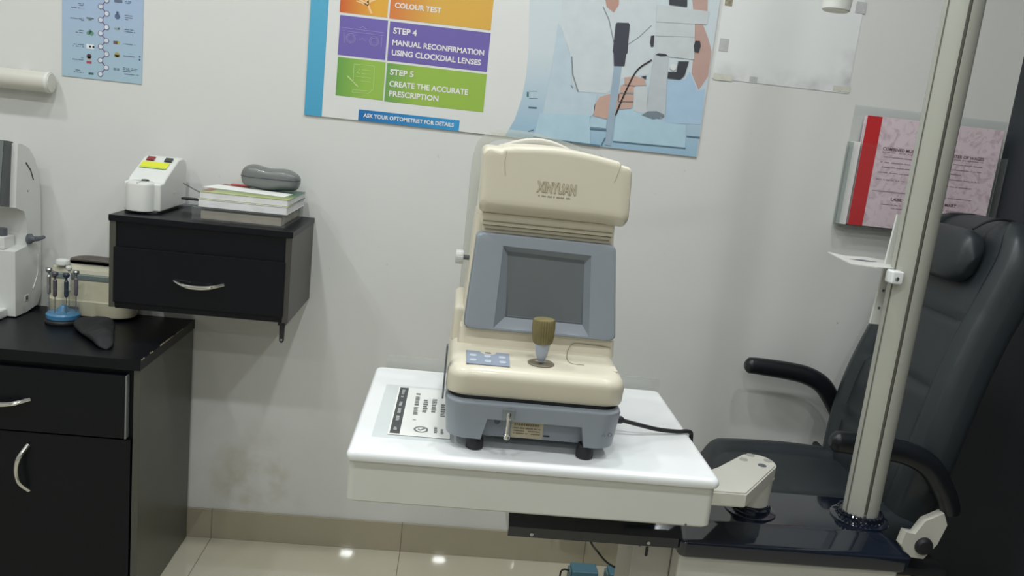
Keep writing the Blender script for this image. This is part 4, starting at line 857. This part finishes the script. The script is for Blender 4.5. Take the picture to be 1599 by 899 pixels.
# ------------------------------------------------------------------ screwdriver carousel
hx, hy = -1.070, 2.344
H_ = thing('screwdriver_stand', 'round clear screwdriver stand with a blue base on the desk', 'tool stand', (hx, hy, DZ))
obj('base_plate', lathe([(.044, 0), (.046, .003), (.046, .008), (.042, .012)], (hx, hy, DZ), seg=32), M['black'], H_)
obj('blue_base', lathe([(.040, .0125), (.043, .015), (.044, .026), (.040, .031), (.018, .034), (.010, .046), (.006, .05)], (hx, hy, DZ), seg=32), mat('blue_plastic', (78, 136, 178), .3, var=.05), H_)
obj('clear_ring', lathe([(.040, .032), (.041, .055), (.0405, .055), (.0395, .032)], (hx, hy, DZ), seg=32), M['clear'], H_)
obj('center_post', lathe([(.004, .05), (.004, .115), (.012, .117), (.012, .121)], (hx, hy, DZ), seg=16), M['clear'], H_)
b = lathe([(.044, .101), (.044, .104)], (hx, hy, DZ), seg=32); obj('clear_disc', b, M['clear'], H_)
sd = []
specs = [(-2.9, 'steel-capped screwdriver at the left of the round clear stand', .152), (-1.75, 'dark tall screwdriver at the front of the round clear stand', .148), (-.95, 'dark thick screwdriver at the front right of the round clear stand', .146), (-.1, 'dark screwdriver at the far right of the round clear stand', .150), (1.6, 'pale screwdriver at the back of the round clear stand', .152)]
hm = [M['steel'], mat('dark_handle', (82, 76, 84), .35), mat('blue_black_handle', (44, 56, 70), .4), mat('grey_violet_handle', (112, 104, 116), .4), M['white']]
for i, (an, lb, hh) in enumerate(specs):
    x, y = hx + .036 * math.cos(an), hy + .036 * math.sin(an)
    t2 = thing('screwdriver', lb, 'screwdriver', (x, y, DZ + .032), 'small screwdrivers in the round stand')
    z0 = DZ + .035
    obj('shaft', lathe([(.0012, 0), (.0012, .05)], (x, y, z0), seg=8), M['steel'], t2)
    obj('handle', lathe([(.003, .046), (.0056, .050), (.0056, hh - .056), (.003, hh - .052)], (x, y, z0), seg=14), hm[i], t2)
    obj('swivel_cap', lathe([(.003, hh - .0515), (.003, hh - .046), (.008, hh - .042), (.009, hh - .036), (.007, hh - .032)], (x, y, z0), seg=14), M['steel'] if i in (0, 3) else hm[i], t2)
# ------------------------------------------------------------------ ultrasonic cleaner
N_ = thing('ultrasonic_cleaner', 'cream rounded box with a grey band and lid, behind the screwdriver stand', 'cleaner', (-1.02, 2.43, DZ))
def cln(rows): return loft([[V(x, y, z) for x, y in rr(-1.150 + i, -.905 - i, 2.390 + i, 2.494 - i * .3, .045)] for i, z in rows])
obj('tank', cln([(.012, DZ + .004), (.004, DZ + .010), (.0, DZ + .052), (.003, DZ + .058), (.004, DZ + .112), (.006, DZ + .114)]), mat('cleaner_cream', (212, 206, 180), .38, var=.03), N_)
obj('band', cln([(.003, DZ + .1145), (.002, DZ + .117), (.002, DZ + .128), (.004, DZ + .131)]), mat('cleaner_band', (120, 134, 132), .35, var=.05), N_)
obj('lid', cln([(.006, DZ + .1315), (.010, DZ + .142), (.022, DZ + .150), (.04, DZ + .152)]), mat('cleaner_lid', (200, 196, 176), .38, var=.03), N_)
obj('window', box(-1.085, -1.05, 2.387, 2.3915, DZ + .02, DZ + .036, .001), M['greyd'], N_)
tp = cr([V(-1.09, 2.44, DZ + .1645), V(-1.05, 2.443, DZ + .1685), V(-.97, 2.445, DZ + .1665), V(-.905, 2.445, DZ + .1635)], 8)
tag(obj('glasses_pouch', tube(tp, [.008 + .018 * math.sin(math.pi * (i + 1) / (len(tp) + 1)) ** .5 for i in range(len(tp))], 14, sq=.30), mat('brown_pouch', (92, 84, 78), .6, var=.15, scale=30, bump=.2)), 'flat dark brown pouch lying on the cream cleaner lid', 'pouch')
tag(obj('white_cap', lathe([(.001, .016), (.012, .0155), (.018, .012), (.020, .004), (.019, 0)], (-1.10, 2.405, DZ + .1525), seg=20), M['white']), 'round white cap on the left end of the cream cleaner lid', 'cap')
# ------------------------------------------------------------------ black cloth pouch on the desk
def pouch():
    a, c = V(-1.005, 2.362, DZ), V(-.865, 2.130, DZ); ax = (c - a); L = ax.length; ax.normalize(); sd_ = V(-ax.y, ax.x, 0); rs = []
    for i in range(31):
        q = i / 30; e = math.sqrt(max(.02, 1 - abs(2 * q - 1) ** 4)); w_ = (.040 + .012 * math.sin(q * 5 + .5)) * e; h_ = (.010 + .010 * math.sin(math.pi * q) + .006 * math.sin(q * 9)) * e
        ring = []
        for k in range(28):
            an = 2 * math.pi * k / 28; u_ = math.cos(an); v_ = math.sin(an)
            z = DZ + .0008 + max(0, .5 + .5 * sgn(v_) * abs(v_) ** .8) * h_ * 1.6
            p = a + ax * (q * L) + sd_ * (u_ * w_)
            n_ = noise.noise(V(p.x * 38, p.y * 38, 0)) * .006 if v_ > 0 else 0
            ring.append(V(p.x, p.y, max(DZ + .0008, z + n_ * e * v_)))
        rs.append(ring)
    return loft(rs)
tag(obj('cloth_pouch', pouch(), mat('black_cloth', (30, 31, 33), .75, var=.2, scale=25, bump=.3, bscale=150), ang=60), 'crumpled black soft pouch lying near the desk front', 'pouch')

# ------------------------------------------------------------------ on the wall drawer unit
Z0 = WZ1
P_ = thing('lens_meter', 'white wedge-shaped tester with a red and a black button on the wall drawer unit', 'tester', (-.83, 2.36, Z0))
ya, yb = 2.300, 2.470
bodyprof = [(2.262, Z0 + .006), (yb, Z0 + .006), (yb, Z0 + .118), (yb - .008, Z0 + .132), (yb - .03, Z0 + .140), (2.400, Z0 + .137), (2.302, Z0 + .092), (2.288, Z0 + .082), (2.262, Z0 + .080)]
b = prism(bodyprof, fYZ, -.880, -.784); bmesh.ops.bevel(b, geom=[e for e in b.edges if len(e.link_faces) == 2 and e.calc_face_angle(0) > .5], offset=.005, segments=3, profile=.5, affect='EDGES')
obj('body', b, M['white'], P_, ang=50)
cap_ = loft([[V(x, y, z) for x, y in rr(-.872 - i, -.800 + i, 2.232 - i, 2.300, .030, 8)] for i, z in ((-.006, Z0 + .004), (0, Z0 + .008), (0, Z0 + .075), (-.003, Z0 + .081), (-.012, Z0 + .084))])
obj('front_cup', cap_, M['white'], P_, ang=40)
obj('base_foot', box(-.872, -.79, 2.25, 2.46, Z0, Z0 + .006, .001), M['black'], P_)
obj('sample_port', lathe([(.001, .006), (.009, .005), (.0115, 0)], (-.832, 2.283, Z0 + .082), seg=18), M['black'], P_)
def slope(u, q, d_): # on slanted top: u = x, q = distance fraction along the slant
    a = V(0, 2.302, Z0 + .0935); c = V(0, 2.400, Z0 + .1385); p = a.lerp(c, q); n_ = V(0, -(c.z - a.z), c.y - a.y).normalized()
    return V(u, p.y, p.z) + n_ * d_
obj('red_button', prism([(-.866, .80), (-.846, .80), (-.846, .98), (-.866, .98)], slope, 0, .003), mat('red_button', (136, 40, 36), .35), P_)
obj('black_button', prism([(-.818, .80), (-.798, .80), (-.798, .98), (-.818, .98)], slope, 0, .003), mat('black_button', (52, 54, 58), .35), P_)
obj('yellow_sticker', prism([(-.872, .42), (-.800, .42), (-.800, .74), (-.872, .74)], slope, 0, .0008), gradmat('yellow_sticker', (150, 190, 90), (216, 218, 44), 2, .0, .35), P_)
obj('side_mark', box(-.7842, -.7835, 2.36, 2.385, Z0 + .045, Z0 + .05), M['offwhite'], P_)
# clear tray
T2 = thing('acrylic_tray', 'shallow clear acrylic tray at the bottom of the book pile', 'tray', (-.56, 2.36, Z0))
ax0, ax1, ay0, ay1 = -.690, -.450, 2.222, 2.480
obj('tray_floor', box(ax0, ax1, ay0, ay1, Z0, Z0 + .003), M['cleardk'], T2)
for bb in ((ax0, ax1, ay0, ay0 + .003), (ax0, ax1, ay1 - .003, ay1), (ax0, ax0 + .003, ay0 + .003, ay1 - .003), (ax1 - .003, ax1, ay0 + .003, ay1 - .003)):
    obj('tray_wall', box(bb[0], bb[1], bb[2], bb[3], Z0 + .003, Z0 + .033, .0006), M['clear'], T2)
obj('tray_lid', box(ax0, ax1, ay0, ay1, Z0 + .0332, Z0 + .0358, .0006), M['cleardk'], T2)
tag(obj('brown_booklet', box(-.672, -.462, 2.240, 2.465, Z0 + .0032, Z0 + .026, .002), mat('brownish_pages', (176, 164, 150), .7, var=.12, scale=20)), 'thin brownish booklet inside the clear acrylic tray', 'booklet')
def book(nm, label, x0, x1, y0, y1, z0, z1, ang_, cov, pg):
    c = V((x0 + x1) / 2, (y0 + y1) / 2, 0); mt = Matrix.Translation(c) @ Matrix.Rotation(math.radians(ang_), 4, 'Z') @ Matrix.Translation(-c)
    t = thing(nm, label, 'book', (c.x, c.y, z0), 'books piled on the wall drawer unit')
    obj('page_block', xf(box(x0 + .002, x1 - .002, y0 + .001, y1 - .001, z0 + .0013, z1 - .0013, .0006), mt), pg, t)
    obj('cover', xf(box(x0, x1, y0, y1, z1 - .0012, z1, .0003), mt), cov, t)
    obj('cover', xf(box(x0, x1, y0, y1, z0, z0 + .0012, .0003), mt), cov, t)
    return t, mt
bA, _ = book('book', 'thick white-paged book in the pile, directly on the clear tray', -.680, -.447, 2.236, 2.478, Z0 + .036, Z0 + .0565, 0, M['pages'], M['pages'])
gcov = gradmat('green_cover', (176, 186, 120), (70, 108, 92), 1, .0, .55)
bB, mt = book('book', 'thick book with a green cover on top of the pile', -.678, -.446, 2.240, 2.480, Z0 + .057, Z0 + .0755, 0, gcov, M['pages'])
obj('cover_print', xf(prism([(-.678, 2.262), (-.655, 2.262), (-.655, 2.36), (-.60, 2.44), (-.60, 2.479), (-.678, 2.479)], fXY, Z0 + .0756, Z0 + .0758), mt), mat('brown_cover_print', (150, 112, 94), .5, var=.25, scale=30), bB)
lf = prism([(-.700, 2.345), (-.685, 2.435), (-.462, 2.375), (-.468, 2.290)], fXY, Z0 + .0760, Z0 + .0768)
tag(obj('leaflet', lf, M['paper']), 'white leaflet lying on the green book under the glasses case', 'leaflet')
tag(obj('red_card', prism([(-.655, 2.452), (-.600, 2.445), (-.600, 2.477), (-.655, 2.477)], fXY, Z0 + .0770, Z0 + .0795), mat('red_card', (196, 88, 92), .5, var=.15)), 'small red card behind the grey glasses case on the book pile', 'card')
# glasses case
G_ = thing('glasses_case', 'grey peanut-shaped glasses case lying on the book pile', 'glasses case', (-.535, 2.42, Z0 + .0758))
gx0, gx1, gy = -.618, -.452, 2.425
def gring(q, up):
    x = gx0 + (gx1 - gx0) * q; e = (1 - abs(2 * q - 1) ** 5) ** .42 if 0 < q < 1 else .05
    wv = .030 * e; zm = Z0 + .112; ht = (.034 + .0026 * math.cos(3.6 * math.pi * (q - .2)) - .010 * q) * e; hb = (.036 - .003 * math.cos(3.6 * math.pi * (q - .2))) * e
    ring = []
    for k in range(25):
        a = math.pi * k / 24
        ring.append(V(x, gy + wv * math.cos(a), zm + (ht if up else -hb) * max(0, math.sin(a)) ** .62))
    return ring
QS = [.004] + [i / 32 for i in range(1, 32)] + [.996]
gm = mat('case_grey', (112, 114, 112), .34, var=.05, coat=.2)
for up, nm in ((True, 'case_lid'), (False, 'case_bottom')):
    b = loft([gring(q, up) for q in QS], cap=True, close=True); obj(nm, b, gm, G_, ang=60)
sm2 = [V(gx0 + (gx1 - gx0) * q, gy - .0305 * ((1 - abs(2 * q - 1) ** 5) ** .42 if 0 < q < 1 else .05), Z0 + .112) for q in QS]
obj('seam', tube(sm2, .0016, 6), mat('case_seam', (72, 72, 84), .4), G_)
# dark clip / lens ends left of the books
k3 = thing('trial_lens_handle', 'two dark strips of a small folded tool between the white tester and the books', 'tool', (-.72, 2.36, Z0))
obj('strip', box(-.760, -.697, 2.352, 2.372, Z0 + .034, Z0 + .040, .0015), M['black'], k3)
obj('strip', box(-.760, -.700, 2.350, 2.372, Z0 + .016, Z0 + .021, .0015), M['greyd'], k3)
obj('clear_body', box(-.764, -.700, 2.345, 2.376, Z0, Z0 + .0335, .002), M['clear'], k3)
tag(obj('thin_wire', tube(cr([V(-.777, 2.42, Z0 + .072), V(-.75, 2.41, Z0 + .062), V(-.715, 2.40, Z0 + .048), V(-.70, 2.395, Z0 + .030), V(-.705, 2.39, Z0 + .003)], 5), .0016, 6), M['greyd']), 'thin grey wire behind the white tester on the drawer unit', 'wire')

# ------------------------------------------------------------------ small blue boxes on the floor under the unit
bl = mat('teal_blue_plastic', (72, 112, 128), .4, var=.05)
for i, (x0, x1, lb) in enumerate(((.462, .545, 'teal blue adapter on the floor with a black wire loop at its left end'), (.580, .665, 'teal blue power adapter on the floor, the right one beside the cabinet'))):
    t = thing('power_adapter', lb, 'power adapter', ((x0 + x1) / 2, 2.38, 0), 'blue adapters on the floor')
    obj('body', box(x0, x1, 2.352, 2.41, 0, .052, .004, 3), bl, t)
    obj('end_cap', box(x0 - .008, x0 - .0002, 2.362, 2.40, .01, .046, .002), mat('adapter_cap', (96, 120, 122), .5), t)
    if i == 0: obj('wire_loop', tube(cr([V(x0 - .006, 2.37, .044), V(x0 - .022, 2.37, .047), V(x0 - .032, 2.37, .040), V(x0 - .034, 2.37, .02), V(x0 - .034, 2.37, .003)], 5), .003, 8), M['black'], t)
tag(obj('floor_cable', tube(cr([V(.44, 1.64, .64), V(.455, 1.80, .55), V(.465, 2.05, .40), (0.4820, 2.2500, 0.2218), (0.5107, 2.2500, 0.1784), (0.5466, 2.2700, 0.1363), (0.5920, 2.3000, 0.1011), V(.622, 2.345, .075), V(.622, 2.37, .055)], 6), .0032, 8), M['black']), 'thin black cable hanging under the black deck down to the teal adapters', 'cable')
